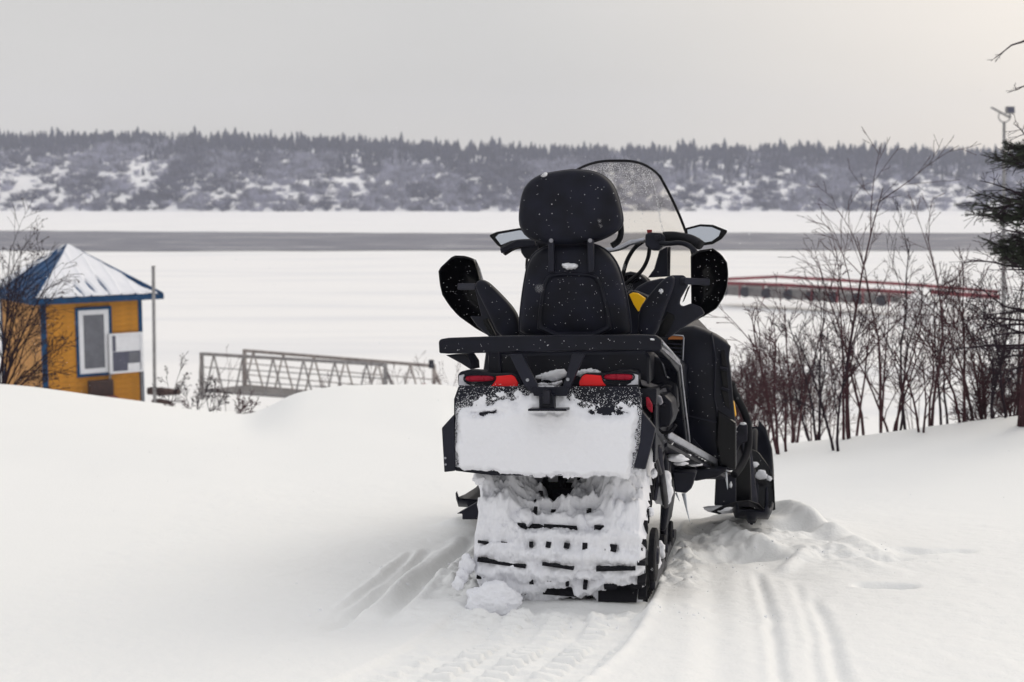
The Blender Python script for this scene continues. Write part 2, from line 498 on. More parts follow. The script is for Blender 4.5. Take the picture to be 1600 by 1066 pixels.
def detail(x, y):
    z = np.zeros(x.shape)
    warpx = x + 0.018 * vnoise(x * 6, y * 6) + 0.008 * vnoise(x * 19, y * 19)
    warpy = y + 0.018 * vnoise(x * 6 + 40, y * 6) + 0.008 * vnoise(x * 19 + 9, y * 19)
    gwx, gwy = x + (warpx - x) * 0.35, y + (warpy - y) * 0.35
    for pts, w, dep, lip in GROOVES:
        d, t = seg_dist(gwx, gwy, pts)
        fade = np.sqrt(np.clip(t / 0.12, 0, 1)) * np.clip((1 - t) / 0.35, 0, 1) if pts[-1][1] > 4.0 and pts[-1][0] < 0 else np.sqrt(np.clip(t / 0.10, 0, 1))
        z -= dep * np.exp(-(d / w) ** 2) * fade
        z += lip * np.exp(-((d - w * 2.1) / (w * 0.9)) ** 2) * fade
    # broad shallow ski troughs on the right
    for L, w, dep in ((GX([(1165, 900), (1168, 980), (1168, 1080)]), 0.11, 0.012), (GX([(1255, 915), (1285, 1000), (1296, 1080)]), 0.08, 0.008),
                      (GX([(1120, 880), (1180, 870), (1240, 900)]), 0.10, 0.015), (GX([(700, 850), (620, 925), (540, 985)]), 0.15, 0.014)):
        d, t = seg_dist(x, y, L)
        z -= dep * np.exp(-(d / w) ** 2)
    for (px, py), a, b, dep in PITS:
        c = ground_xy(px, py)
        r = np.hypot((warpx - c[0]) / a, (warpy - c[1]) / b)
        z -= dep * np.exp(-r ** 4)
    for pts, w, h in RIDGES:
        d, t = seg_dist(warpx, warpy, pts)
        z += h * np.exp(-(d / w) ** 2) * np.clip(t / 0.15, 0.2, 1) * np.clip((1 - t) / 0.5, 0, 1)
    c0 = ground_xy(1190, 828)
    z += 0.08 * np.exp(-((x - c0[0]) / 0.40) ** 2 - ((y - c0[1]) / 0.50) ** 2)
    # the trench left by the wide track, in the machine's own axes
    c, s = math.cos(math.radians(10.3)), math.sin(math.radians(10.3))
    lx = (x - VF.O[0]) * c - (y - VF.O[1]) * s
    ly = (x - VF.O[0]) * s + (y - VF.O[1]) * c
    bend = np.clip(-ly - 0.1, 0, 3)
    lx2 = lx + 0.10 * bend * bend
    inside = sstep(0.335, 0.305, np.abs(lx2)) * sstep(2.2, 1.6, ly)
    wl_ = sstep(-0.31, -0.12, lx2)
    z -= 0.040 * inside * (0.45 + 0.55 * wl_)
    ph = ly / 0.062 + 0.15 * vnoise(x * 8, y * 8)
    ridge = np.abs(np.sin(math.pi * ph)) ** 0.7
    seg = 0.6 + 0.4 * np.sign(np.sin(lx2 * 44))
    z += inside * wl_ * 0.045 * (ridge - 0.5) * (0.7 + 0.6 * vnoise(x * 5, y * 5)) * sstep(-0.02, -0.12, ly) * seg
    z += inside * 0.006 * fbm(x * 14, y * 14, 3)
    edge = np.exp(-((np.abs(lx2) - 0.345) / 0.02) ** 2) * sstep(0.4, 0, ly)
    z += edge * (0.010 + 0.006 * vnoise(x * 20, y * 20)) * (lx2 > 0)
    z += 0.004 * np.abs(fbm(x * 26, y * 26, 3)) * inside
    # churned snow beside and behind the track and by the ski
    for (px, py), a, b, h, fr in (((1050, 862), 0.10, 0.45, 0.030, 16), ((1120, 850), 0.18, 0.25, 0.028, 11), ((740, 900), 0.12, 0.35, 0.035, 13),
                                  ((1040, 905), 0.12, 0.18, 0.018, 18), ((900, 955), 0.33, 0.08, 0.02, 18), ((720, 960), 0.22, 0.2, 0.014, 9),
                                  ((1320, 870), 0.35, 0.25, 0.012, 9), ((1200, 850), 0.3, 0.25, 0.012, 8)):
        c0 = ground_xy(px, py)
        r = np.hypot((x - c0[0]) / a, (y - c0[1]) / b)
        nz = fbm(x * fr, y * fr, 4, 0.55)
        z += h * np.exp(-r * r) * (np.abs(nz) * 1.3 + 0.35 * nz)
    # pressed flat under the track
    under = sstep(0.33, 0.30, np.abs(lx)) * sstep(0.0, 0.06, ly) * sstep(1.9, 1.7, ly)
    z = z * (1 - under) - 0.02 * under
    z += 0.0018 * fbm(x * 26, y * 26, 3) + 0.004 * np.maximum(fbm(x * 5 + 2, y * 3.2, 3), 0)
    return z

def spaced(a, b, step, lo, hi, n, g):
    mid = list(np.arange(a, b, step))
    up = []; v = b; s = step
    while v < hi: up.append(v); s *= g; v += s
    up.append(hi)
    dn = []; v = a; s = step
    while v > lo:
        s *= g; v -= s; dn.append(max(v, lo))
    return np.array(dn[::-1] + mid + up)

def height_sheet(name, xs, ys, fn, m, parent=None):
    X, Y = np.meshgrid(xs, ys)
    Z = fn(X, Y)
    nx, ny = len(xs), len(ys)
    co = np.stack([X.ravel(), Y.ravel(), Z.ravel()], 1).astype(np.float32)
    i = np.arange(nx - 1)[None, :] + nx * np.arange(ny - 1)[:, None]
    q = np.stack([i, i + 1, i + nx + 1, i + nx], -1).reshape(-1, 4).astype(np.int32)
    me = bpy.data.meshes.new(name)
    me.vertices.add(len(co)); me.vertices.foreach_set('co', co.ravel())
    me.loops.add(q.size); me.loops.foreach_set('vertex_index', q.ravel())
    me.polygons.add(len(q)); me.polygons.foreach_set('loop_start', np.arange(0, q.size, 4, dtype=np.int32))
    me.polygons.foreach_set('use_smooth', np.ones(len(q), bool))
    me.update(calc_edges=True); me.validate()
    me.materials.append(M[m])
    o = bpy.data.objects.new(name, me); COL.objects.link(o)
    if parent: o.parent = parent
    return o

gx = spaced(-1.6, 2.3, 0.0105, -500, 500, 0, 1.075)
gy = spaced(3.6, 8.2, 0.0105, -60, 80, 0, 1.045)
def ground_fn(x, y):
    z = terrain(x, y)
    near = (np.abs(y - 6) < 3.2) & (np.abs(x - 0.3) < 2.6)
    d = np.zeros(x.shape)
    d[near] = detail(x[near], y[near])
    win = sstep(9.2, 8.0, y) * sstep(2.8, 3.4, y) * sstep(2.8, 2.3, x) * sstep(-2.2, -1.6, x)
    return z + d * win
ground = height_sheet('snowy_ground', gx, gy, ground_fn, 'snow_ground')
tag(ground, kind='structure')

def gz(x, y):
    return float(ground_fn(np.array([x]), np.array([y]))[0])

rx = np.array(sorted(set(list(np.linspace(-1500, 1500, 61)))))
ry = np.array(list(np.linspace(20, 80, 30)) + list(np.linspace(90, 620, 60)))
river = height_sheet('frozen_river', rx, ry, lambda x, y: RIVER + 0.03 * fbm(x * 0.05, y * 0.03, 2), 'river_snow')
tag(river, kind='structure')
# the strip of grey slush out on the river, with uneven edges
TBs = TB()
n = 700; Yn, Yf = 174.0, 240.0
xs = np.linspace(-700, 700, n)
for i in range(n):
    x = xs[i]
    w0 = 5.5 * float(fbm(np.array([x * 0.013]), np.array([3.3]), 5, 0.6)[0])
    w1 = 8.0 * float(fbm(np.array([x * 0.012]), np.array([9.3]), 5, 0.6)[0])
    TBs.v.append((x, Yn + w0 - 0.02 * x, RIVER + 0.08)); TBs.v.append((x, Yf + w1 - 0.018 * x, RIVER + 0.08))
for i in range(n - 1):
    TBs.f.append((2 * i, 2 * i + 2, 2 * i + 3, 2 * i + 1))
tag(TBs.build('slush_strip', 'slush', recalc=False), kind='structure')

# ------------------------------------------------------------------ far shore
RDG_X = np.array([-800, 0, 120, 300, 420, 560, 700, 850, 1000, 1200, 1400, 1600, 2400])
RDG_Y = np.array([240, 226, 224, 225, 229, 233, 241, 245, 247, 243, 248, 252, 262])
def hill_z(x, y):
    sh = 444 + 6 * fbm(x * 0.02, x * 0 + 2.0, 3)
    px = 800 + F * x / y
    e = np.interp(px, RDG_X, [elev(v) for v in RDG_Y])
    top = EYE[2] - e * 560
    t = np.clip((y - sh) / (560 - sh), -0.1, 1.3)
    prof = np.where(t < 0, t * 4, 1 - (1 - np.clip(t, 0, 1)) ** 1.55)
    z = RIVER + (top - RIVER) * prof
    z = z + 0.8 * fbm(x * 0.03, y * 0.014, 3) * np.clip(t * 3, 0, 1) * np.clip((1.05 - t) * 3, 0.15, 1)
    z = np.where(t > 1, z - (t - 1) * 12, z)
    return z
hx = np.linspace(-420, 420, 260); hy = np.linspace(428, 640, 70)
hills = height_sheet('snowy_hillside', hx, hy, hill_z, 'snow_far')
tag(hills, kind='structure')

# clearings of open snow, as seen on the slope (photo columns, rows, half sizes)
CLEAR = [(45, 285, 75, 36), (225, 285, 30, 26), (1400, 292, 60, 14), (90, 268, 30, 12), (20, 268, 40, 9), (205, 275, 14, 22), (225, 262, 18, 12), (215, 300, 12, 20), (395, 283, 34, 9),
         (440, 297, 14, 16), (310, 290, 12, 14), (480, 285, 22, 8), (340, 310, 10, 10), (610, 290, 26, 12), (660, 300, 16, 12),
         (1370, 290, 40, 10), (1440, 282, 18, 12), (1340, 310, 20, 10), (1230, 305, 14, 18), (1080, 310, 30, 12), (1500, 300, 30, 14), (1560, 320, 30, 12),
         (560, 305, 20, 10), (1150, 300, 16, 14)]
def proj(x, y, z):
    d = np.array([x, y, z]) - EYE
    q = d[1] * CP - d[2] * SP
    return 800 + F * d[0] / q, 533 - F * (d[1] * SP + d[2] * CP) / q

def conifer_proto(h, rng, layers=6):
    v, f = [], []
    for k in range(layers):
        z0 = h * (0.06 + 0.86 * k / layers); z1 = z0 + h * 0.30 * (1 - 0.3 * k / layers)
        r = h * 0.20 * (1 - k / layers) ** 0.8 + 0.03 * h
        n = 6; b = len(v)
        a0 = rng.random() * 6
        for i in range(n):
            a = a0 + 2 * math.pi * i / n
            rr = r * (0.65 + 0.55 * rng.random())
            v.append((math.cos(a) * rr, math.sin(a) * rr, z0 + (rng.random() - 0.6) * 0.06 * h))
        v.append((0, 0, min(z1, h)))
        for i in range(n):
            f.append((b + i, b + (i + 1) % n, b + n))
    return v, f
def twig_proto(h, rng, n=34, spread=0.85):
    v, f = [], []
    for i in range(n):
        a = rng.random() * 6.283; t = rng.random() ** 0.7 * spread
        d = np.array([math.cos(a) * math.sin(t), math.sin(a) * math.sin(t), math.cos(t)])
        L = h * (0.55 + 0.5 * rng.random())
        base = np.array([rng.gauss(0, 0.13) * h, rng.gauss(0, 0.13) * h, 0])
        mid = base + d * L * 0.5
        b = len(v)
        w = 0.036 * h
        sx = np.array([-math.sin(a + 1), math.cos(a + 1), 0.2]) * w
        v += [tuple(base), tuple(mid - sx), tuple(mid + sx + np.array([0, 0, 0.1 * h])), tuple(base + d * L)]
        f += [(b, b + 1, b + 2), (b + 1, b + 3, b + 2)]
    return v, f

R = random.Random(11)
con_p = [conifer_proto(1.0, R, 6) for _ in range(6)]
twg_p = [twig_proto(1.0, R) for _ in range(8)]
bufs = {'conifer': ([], []), 'grey_twig': ([], []), 'frost_twig': ([], [])}
def put(buf, proto, x, y, z, s, sz, rot):
    v, f = proto; V_, F_ = bufs[buf]
    b = len(V_); c, n_ = math.cos(rot) * s, math.sin(rot) * s
    V_ += [(x + p[0] * c - p[1] * n_, y + p[0] * n_ + p[1] * c, z + p[2] * sz) for p in v]
    F_ += [tuple(i + b for i in q) for q in f]
ridge_spots = []
N = 18500
cx = np.array([R.uniform(-400, 410) for _ in range(N)]); cy = np.array([440 + 125 * R.random() ** 1.0 for _ in range(N)])
cz = hill_z(cx, cy)
den = fbm(cx * 0.055, cy * 0.020, 4)
fr = fbm(cx * 0.10 + 30, cy * 0.03, 4)
for i in range(N):
    x, y, z = cx[i], cy[i], cz[i]
    u, v_ = proj(x, y, z)
    up = (y - 447) / 115
    clear = 0
    for a, b, ra, rb in CLEAR:
        rr = ((u - a) / ra) ** 2 + ((v_ - b) / rb) ** 2
        clear = max(clear, math.exp(-(rr * 1.3) ** 1.1))
    if z < RIVER - 0.3: continue
    if R.random() < clear * 0.90:
        if R.random() < (0.18 if clear > 0.75 else 0.6): put('frost_twig', twg_p[R.randrange(8)], x, y, z - 0.8, 2.2, R.uniform(1.4, 2.3), R.random() * 6)
        continue
    keep = (0.50 if up > 0.06 else 0.85) + 0.75 * up + 0.55 * den[i]
    if R.random() > keep:
        if R.random() < 0.7: put('frost_twig', twg_p[R.randrange(8)], x, y, z - 0.8, 2.6, R.uniform(1.5, 2.8), R.random() * 6)
        continue
    if up > 0.50 + 0.25 * den[i] + 0.30 * R.random():
        h = R.uniform(2.4, 4.6) * (1 + 0.35 * max(0, up - 0.7) / 0.3) * (1.0 if R.random() < 0.9 else 1.35)
        put('conifer', con_p[R.randrange(6)], x, y, z - 0.2, h * 1.15, h, R.random() * 6)
    else:
        h = R.uniform(1.8, 4.2)
        k = 'frost_twig' if (fr[i] + 0.7 * R.random() > 0.12 + 0.5 * up) else 'grey_twig'
        if R.random() < 0.04: put('conifer', con_p[R.randrange(6)], x, y, z - 0.2, h, h * 0.9, R.random() * 6)
        else: put(k, twg_p[R.randrange(8)], x, y, z - 0.6, h * 1.15, h, R.random() * 6)
for k, nm in (('conifer', 'far_conifer_forest'), ('grey_twig', 'far_bare_thicket'), ('frost_twig', 'far_frosted_thicket')):
    o = mesh_obj(nm, bufs[k][0], bufs[k][1], k, recalc=False)
    lab = {'conifer': 'dark mass of conifers covering the upper slope across the river',
           'grey_twig': 'grey bare brush covering the slope across the river',
           'frost_twig': 'pale frosted brush in drifts on the slope across the river'}[k]
    tag(o, lab, 'forest' if k == 'conifer' else 'brush', kind='stuff')
# the spruces that stand up one by one along the skyline
rp = []
for k in range(7):
    v, f = conifer_proto(1.0, R, 8)
    me = bpy.data.meshes.new('skyline_spruce'); me.from_pydata([(a * 0.8, b * 0.8, c) for a, b, c in v], [], f); me.materials.append(M['conifer']); rp.append(me)
LM = [(0, 'shed roof'), (235, 'open river left of the gangway'), (310, 'gangway'), (690, 'left grip guard and headrest'), (900, 'windshield'), (1080, 'right mirror'), (1145, 'left part of the shrub thicket'), (1330, 'right part of the shrub thicket'), (1500, 'spruce boughs')]
ORD = ['first', 'second', 'third', 'fourth', 'fifth', 'sixth', 'seventh', 'eighth', 'ninth', 'tenth', 'eleventh', 'twelfth', 'thirteenth', 'fourteenth', 'fifteenth', 'sixteenth', 'seventeenth', 'eighteenth', 'nineteenth', 'twentieth', 'twenty-first', 'twenty-second', 'twenty-third', 'twenty-fourth', 'twenty-fifth', 'twenty-sixth', 'twenty-seventh', 'twenty-eighth']
cnt = {}
for k in range(84):
    px = 6 + k * 19.0 + R.uniform(-6, 6)
    Y = R.uniform(552, 562)
    x = (px - 800) / F * Y
    h = R.uniform(3.0, 4.8) if k % 8 else R.uniform(6.15, 7.0)
    o = bpy.data.objects.new('skyline_spruce', rp[k % 7]); COL.objects.link(o)
    o.location = (x, Y, float(hill_z(np.array([x]), np.array([Y]))[0]) - 0.3)
    o.scale = (h * R.uniform(0.8, 1.2), h, h); o.rotation_euler = (0, 0, R.random() * 6)
    lm_ = [n_ for a_, n_ in LM if px >= a_ or a_ == 0][-1]; cnt[lm_] = cnt.get(lm_, 0) + 1
    tag(o, ('tall' if h > 6.1 else 'short') + ' skyline spruce, ' + ORD[cnt[lm_] - 1] + ' from the left above the ' + lm_, 'tree', 'spruces along the far skyline')

# ------------------------------------------------------------------ the snowmobile (its own axes: x right, y forward, z up)
sled = empty('snowmobile', VF)
tag(sled, 'black two-seat snowmobile parked in the snow with red tail lights and a snow-caked flap', 'snowmobile')
V = lambda px, py, y: VF.at(px, py, y, 1)          # on a plane across the machine
VX = lambda px, py, x: VF.at(px, py, x, 0)         # on a plane along the machine
def Vs(pts, y): return [V(a, b, y) for a, b in pts]
def scaled(ring, k, dy, cx=None, cz=None, kz=None):
    c = sum(ring) / len(ring)
    if cx is not None: c = np.array([cx, c[1], cz])
    kz = k if kz is None else kz
    return [np.array([c[0] + (p[0] - c[0]) * k, p[1] + dy, c[2] + (p[2] - c[2]) * kz]) for p in ring]
def pillow(name, px, y, depth, m, parent, n=48, soft=0.10, smooth_it=2):
    ring = resample(rounded(Vs(px, y), smooth_it), n)
    rings = []
    for k, t in ((0.30, 0.0), (0.62, 0.012), (0.84, 0.045), (0.94, 0.11), (0.985, 0.22), (1.0, 0.40), (0.99, 0.65), (0.95, 0.85), (0.85, 0.97), (0.4, 1.0)):
        kk = 1 - (1 - k) * soft / 0.10 if k > 0.8 else k
        rings.append(scaled(ring, kk, depth * (t - 0.3)))
    return loft(name, rings, m, parent)
def slab(name, px, y, depth, m, parent, bevel=0.006, yfar=None, k=1.0):
    near = Vs(px, y)
    return prism(name, near, scaled(near, k, depth), m, parent, bevel=bevel)
def pipe(name, pts, r, m, parent, sides=10):
    P_ = [V(*p) for p in pts]
    if len(P_) > 2: P_ = smooth_line(P_)
    return TB().tube(P_, r, sides).build(name, m, parent, smooth=True)
def smooth_line(p, it=3):
    for _ in range(it):
        q = [p[0]]
        for i in range(len(p) - 1):
            q.append(p[i] * 0.75 + p[i + 1] * 0.25); q.append(p[i] * 0.25 + p[i + 1] * 0.75)
        q.append(p[-1]); p = q
    return p

# ---- tunnel and rear body
def flat_ring(pts, y): return [np.array([a, y, b]) for a, b in pts]
tun = [(-0.34, 0.40), (0.34, 0.40), (0.34, 0.74), (0.28, 0.78), (-0.28, 0.78), (-0.34, 0.74)]
t_ = TB().box(-0.335, 0.335, 0.02, 1.9, 0.70, 0.76).box(-0.335, -0.325, 0.02, 1.9, 0.50, 0.70).box(0.325, 0.335, 0.02, 1.9, 0.50, 0.70)
t_.build('tunnel', 'plastic', sled, bevel=0.004)

# ---- headrest and backrest
head = [(829, 374), (818, 366), (811, 352), (810, 338), (813, 312), (818, 294), (828, 282), (843, 273), (866, 268), (895, 264), (927, 267), (944, 274), (957, 286), (965, 303),
        (972, 330), (974, 346), (969, 357), (955, 367), (934, 377), (910, 382), (880, 384), (850, 381)]
hr = pillow('headrest', head, 0.36, 0.16, 'vinyl', sled, n=56)
seam = scaled(resample(rounded(Vs(head, 0.36), 2), 56), 0.992, 0.008)
TB().tube(seam + [seam[0]], 0.0035, 5, cap=False).build('seam', 'plastic_grey', hr, smooth=True)
back = [(812, 528), (812, 500), (815, 470), (819, 442), (824, 415), (833, 397), (850, 386), (872, 381), (905, 380), (932, 382), (951, 393), (965, 412), (973, 436), (980, 468), (985, 500), (987, 528)]
br = pillow('backrest', back, 0.40, 0.17, 'vinyl', sled, n=60)
pn = [(846, 424), (938, 424), (946, 440), (958, 500), (960, 526), (838, 526), (840, 500)]
near = resample(rounded(Vs([(838, 526), (843, 470), (850, 436), (860, 426), (926, 426), (938, 436), (948, 470), (958, 526)], 0.345), 1), 40)
loft('backrest_shell', [scaled(near, 0.80, 0.022), scaled(near, 0.86, 0.010), scaled(near, 0.91, -0.004), scaled(near, 0.96, -0.007), scaled(near, 1.0, 0.0), scaled(near, 1.03, 0.05)], 'plastic', sled)
edge = [p for p in resample(rounded(Vs(back, 0.40), 2), 60)]
TB().tube([p + np.array([0, -0.002, 0]) for p in scaled(edge, 1.0, 0)] + [edge[0]], 0.0045, 5, cap=False).build('piping', 'plastic_grey', br, smooth=True)
for pts in ([(856, 374), (865, 374), (866, 425), (857, 425)], [(917, 374), (927, 374), (928, 425), (919, 425)]):
    slab('headrest_post', pts, 0.325, 0.03, 'plastic_grey', sled, bevel=0.003)
for c in ((861, 376), (922, 376)):
    p = V(c[0], c[1], 0.318)
    TB().tube([p, p + np.array([0, 0.012, 0])], 0.008, 10).build('bolt', 'alu_dull', sled)
def snow_blob(name, px, y, depth, parent, seed=1, it=1, rough=0.18):
    rg = random.Random(seed)
    ring = resample(rounded(Vs(px, y), it), 26)
    c = sum(ring) / len(ring)
    ring = [c + (p - c) * (1 + rg.uniform(-rough, rough) * 0.6) for p in ring]
    rs = []
    for k, t in ((0.25, -0.02), (0.55, 0.05), (0.8, 0.25), (0.95, 0.55), (1.0, 1.0), (0.8, 1.15)):
        rs.append([q + np.array([rg.uniform(-1, 1), rg.uniform(-1, 1), rg.uniform(-1, 1)]) * depth * 0.12 for q in scaled(ring, k, depth * (t - 0.6))])
    return loft(name, rs, 'snow', parent)
snow_blob('snow_clump', [(875, 412), (890, 411), (903, 413), (901, 420), (886, 422), (879, 417)], 0.335, 0.02, sled, 3)
snow_blob('snow_clump', [(843, 275), (852, 269), (857, 273), (850, 279)], 0.33, 0.02, sled, 4)
# dark hook above the backrest, right side
pipe('passenger_hook', [(969, 346, 0.44), (971, 366, 0.46), (966, 378, 0.48), (956, 384, 0.47)], 0.012, 'rubber', sled)

# ---- passenger grips: padded arm, frame, deep shell
def guard(outline, y, m, arm_px, frame_px, strut, side):
    g = resample(Vs(outline, y), 46)
    c = sum(g) / len(g)
    rings = [scaled(g, 0.93, 0.012), scaled(g, 0.97, -0.012), scaled(g, 1.0, 0.0), scaled(g, 0.99, 0.05), scaled(g, 0.86, 0.12), scaled(g, 0.55, 0.155), scaled(g, 0.2, 0.16)]
    inner = [scaled(g, 0.2, 0.145), scaled(g, 0.5, 0.14), scaled(g, 0.80, 0.10), scaled(g, 0.92, 0.04), scaled(g, 0.93, 0.012)]
    sh = loft('hand_guard', rings[1:][::-1] + [rings[0]] + inner[::-1][1:], 'gloss', sled, cap=True)
    a = pillow('grip_pad', arm_px, y - 0.19, 0.085, 'vinyl', sled, n=40, smooth_it=1)
    fr_ = slab('grip_frame', frame_px, y - 0.10, 0.05, 'plastic_grey', sled, bevel=0.006)
    p0, p1 = V(*strut[0]), V(*strut[1])
    TB().beam(p0, p1, 0.03, 0.026).build('guard_strut', 'plastic_grey', sled, bevel=0.004)
    return sh
guard([(685, 424), (688, 418), (706, 401), (712, 399), (729, 400), (741, 405), (749, 433), (752, 462), (762, 492), (776, 526), (764, 525), (744, 514), (716, 494), (702, 478), (691, 461), (687, 444)], 0.66, 'gloss',
      [(742, 447), (744, 440), (752, 436), (762, 440), (781, 458), (801, 480), (810, 496), (813, 528), (781, 528), (764, 492)],
      [(741, 448), (749, 452), (783, 528), (766, 528), (745, 510), (734, 494), (752, 494), (748, 478)],
      ((719, 448, 0.60), (747, 448, 0.52)), -1)
guard([(1079, 400), (1091, 391), (1114, 388), (1127, 397), (1136, 410), (1138, 427), (1136, 450), (1130, 466), (1119, 483), (1101, 494), (1083, 503), (1080, 480)], 0.66, 'gloss',
      [(996, 528), (998, 483), (1012, 464), (1034, 438), (1048, 429), (1055, 432), (1052, 450), (1038, 486), (1024, 528)],
      [(1048, 430), (1068, 430), (1075, 438), (1074, 447), (1063, 466), (1061, 475), (1066, 479), (1080, 474), (1095, 480), (1101, 490), (1084, 502), (1064, 514), (1045, 528), (1022, 528), (1036, 489)],
      ((1066, 439, 0.54), (1106, 441, 0.62)), 1)
slab('frame_pocket', [(1042, 487), (1053, 492), (1054, 499), (1040, 526), (1028, 526), (1030, 512)], 0.55, 0.03, 'gloss', sled, bevel=0.003)
slab('frame_pocket', [(754, 500), (762, 497), (776, 525), (770, 527), (762, 519)], 0.55, 0.03, 'gloss', sled, bevel=0.003)
slab('guard_vent', [(1069, 470), (1066, 473), (1074, 450), (1079, 445)], 0.60, 0.012, 'gloss', sled, bevel=0.001)
snow_blob('snow_clump', [(1026, 456), (1032, 450), (1038, 449), (1039, 456), (1034, 463), (1030, 460)], 0.455, 0.02, sled, 5)

# ---- mirrors
def mirror(out, glass, y):
    h = slab('mirror', out, y, 0.05, 'gloss', sled, bevel=0.004, k=0.8)
    near = Vs(glass, y - 0.004)
    prism('mirror_glass', near, scaled(near, 1.0, 0.010), 'mirror', h, bevel=0.001)
mirror([(1069, 362), (1071, 356), (1094, 350), (1114, 351), (1137, 360), (1136, 364), (1128, 374), (1114, 382), (1100, 384), (1086, 379), (1070, 372)],
       [(1074, 359), (1094, 354), (1112, 355), (1126, 361), (1123, 369), (1112, 377), (1101, 379), (1092, 372), (1075, 369)], 1.50)
mirror([(764, 369), (766, 366), (776, 362), (812, 356), (834, 358), (838, 378), (812, 380), (800, 384), (785, 389), (777, 384)],
       [(774, 371), (779, 366), (812, 360), (830, 363), (834, 374), (812, 375), (800, 376), (783, 383)], 1.50)
pipe('mirror_stalk', [(1072, 370, 1.53), (1050, 378, 1.62), (1030, 386, 1.7)], 0.008, 'plastic', sled)
pipe('mirror_stalk', [(832, 376, 1.53), (850, 385, 1.62), (866, 390, 1.7)], 0.008, 'plastic', sled)

# ---- handlebar
bar_m = [(1008, 375, 1.22), (996, 378, 1.22), (985, 379, 1.24), (974, 386, 1.27), (960, 390, 1.30), (935, 392, 1.32), (905, 392, 1.32), (880, 385, 1.30), (862, 382, 1.26)]
hb = pipe('handlebar', bar_m, 0.012, 'alu', sled)
pipe('hand_grip', [(1036, 370, 1.20), (1052, 369, 1.20), (1068, 372, 1.19), (1080, 374, 1.17), (1094, 383, 1.13)], 0.022, 'rubber', hb)
pipe('brake_lever', [(1032, 380, 1.17), (1046, 381, 1.15), (1062, 379, 1.13), (1076, 383, 1.12), (1085, 391, 1.10), (1088, 397, 1.10)], 0.011, 'plastic', hb)
slab('switch_housing', [(1008, 366), (1014, 363), (1034, 364), (1040, 370), (1038, 382), (1030, 391), (1018, 391), (1008, 384)], 1.17, 0.07, 'plastic_grey', hb, bevel=0.008)
slab('stop_button', [(1010.5, 359), (1018.5, 359), (1018, 366), (1011.5, 366)], 1.19, 0.022, 'red_plastic', hb, bevel=0.002)
slab('button_panel', [(1022, 368), (1031, 367), (1033, 374), (1024, 376)], 1.163, 0.02, 'steel', hb, bevel=0.002)
pipe('hand_grip', [(786, 393, 1.16), (800, 384, 1.18), (812, 381, 1.20), (840, 381, 1.22), (860, 382, 1.24)], 0.022, 'rubber', hb)
slab('wind_deflector', [(783, 396), (781, 389), (800, 379), (808, 375), (835, 375), (838, 384), (812, 386), (798, 390)], 1.14, 0.012, 'plastic', hb, bevel=0.003)
slab('switch_housing', [(812, 384), (840, 380), (842, 398), (830, 406), (820, 404), (814, 395)], 1.19, 0.06, 'plastic', hb, bevel=0.008)
pipe('control_cable', [(1004, 378, 1.22), (992, 386, 1.25), (980, 405, 1.30), (974, 425, 1.36), (972, 440, 1.4)], 0.0095, 'rubber', sled)
pipe('control_cable', [(1015, 388, 1.21), (1013, 404, 1.25), (1003, 424, 1.30), (988, 436, 1.36), (975, 446, 1.4)], 0.009, 'rubber', sled)
pipe('control_cable', [(824, 400, 1.21), (822, 420, 1.25), (828, 440, 1.3)], 0.006, 'rubber', sled)

# ---- windshield: bent acrylic sheet leaning back
def shield_pt(s, t):
    ztop = V(956, 252, 1.62)[2]; zb = V(1072, 440, 1.95)[2]
    xc = 0.012
    hw = 0.365 - 0.055 * t ** 1.2
    round_ = 0.13 * abs(s) ** 3.4 * 1.0
    z = zb + (ztop - zb) * t
    x = xc + hw * s * (1 - 0.32 * t ** 2.2)
    z = z - (ztop - zb) * 0.16 * (abs(s) ** 2.6) * t
    y = 2.02 - 0.42 * t - 0.20 * s * s * (1 - 0.2 * t)
    return np.array([x, y, z])
NS, NT = 33, 21
v = [shield_pt(-1 + 2 * i / (NS - 1), j / (NT - 1)) for j in range(NT) for i in range(NS)]
f = [(j * NS + i, j * NS + i + 1, (j + 1) * NS + i + 1, (j + 1) * NS + i) for j in range(NT - 1) for i in range(NS - 1)]
ws = mesh_obj('windshield', v, f, 'shield', sled, smooth=True)
rim = [shield_pt(-1, t / 20) for t in range(21)] + [shield_pt(-1 + 2 * i / 40, 1) for i in range(1, 41)] + [shield_pt(1, 1 - t / 20) for t in range(1, 21)]
TB().tube(rim, 0.0062, 6).build('shield_trim', 'rubber', ws, smooth=True)
rg = random.Random(5)
fr_tb = TB()
def crumb(tb, p, r, rg):
    a = rg.random() * 6
    d = [np.array([math.cos(a), 0, math.sin(a)]) * r, np.array([-math.sin(a), 0, math.cos(a)]) * r * rg.uniform(0.5, 1), np.array([0, 1, 0]) * r * 0.7]
    b = len(tb.v)
    for q in (d[0], -d[0], d[1], -d[1], d[2], -d[2]): tb.v.append(tuple(p + q))
    for i, j, k in ((0, 2, 4), (2, 1, 4), (1, 3, 4), (3, 0, 4), (2, 0, 5), (1, 2, 5), (3, 1, 5), (0, 3, 5)): tb.f.append((b + i, b + j, b + k))
for i in range(3600):
    s = rg.gauss(0.10, 0.42); t = 0.98 - abs(rg.gauss(0, 0.20))
    if abs(s) > 0.97 or t < 0.3: continue
    if float(vnoise(np.array([s * 7]), np.array([t * 9]))[0]) < rg.uniform(-0.8, 0.5): continue
    p = shield_pt(s, t); p[1] -= 0.003
    crumb(fr_tb, p, rg.uniform(0.0010, 0.0024) * (1.6 if rg.random() < 0.07 else 1), rg)
for i in range(260):   # a trickle of frozen drops below the corner
    t = rg.uniform(0.45, 0.95); s = 0.66 + 0.03 * math.sin(t * 9) + rg.gauss(0, 0.012)
    p = shield_pt(s, t); p[1] -= 0.003
    crumb(fr_tb, p, rg.uniform(0.001, 0.0024), rg)
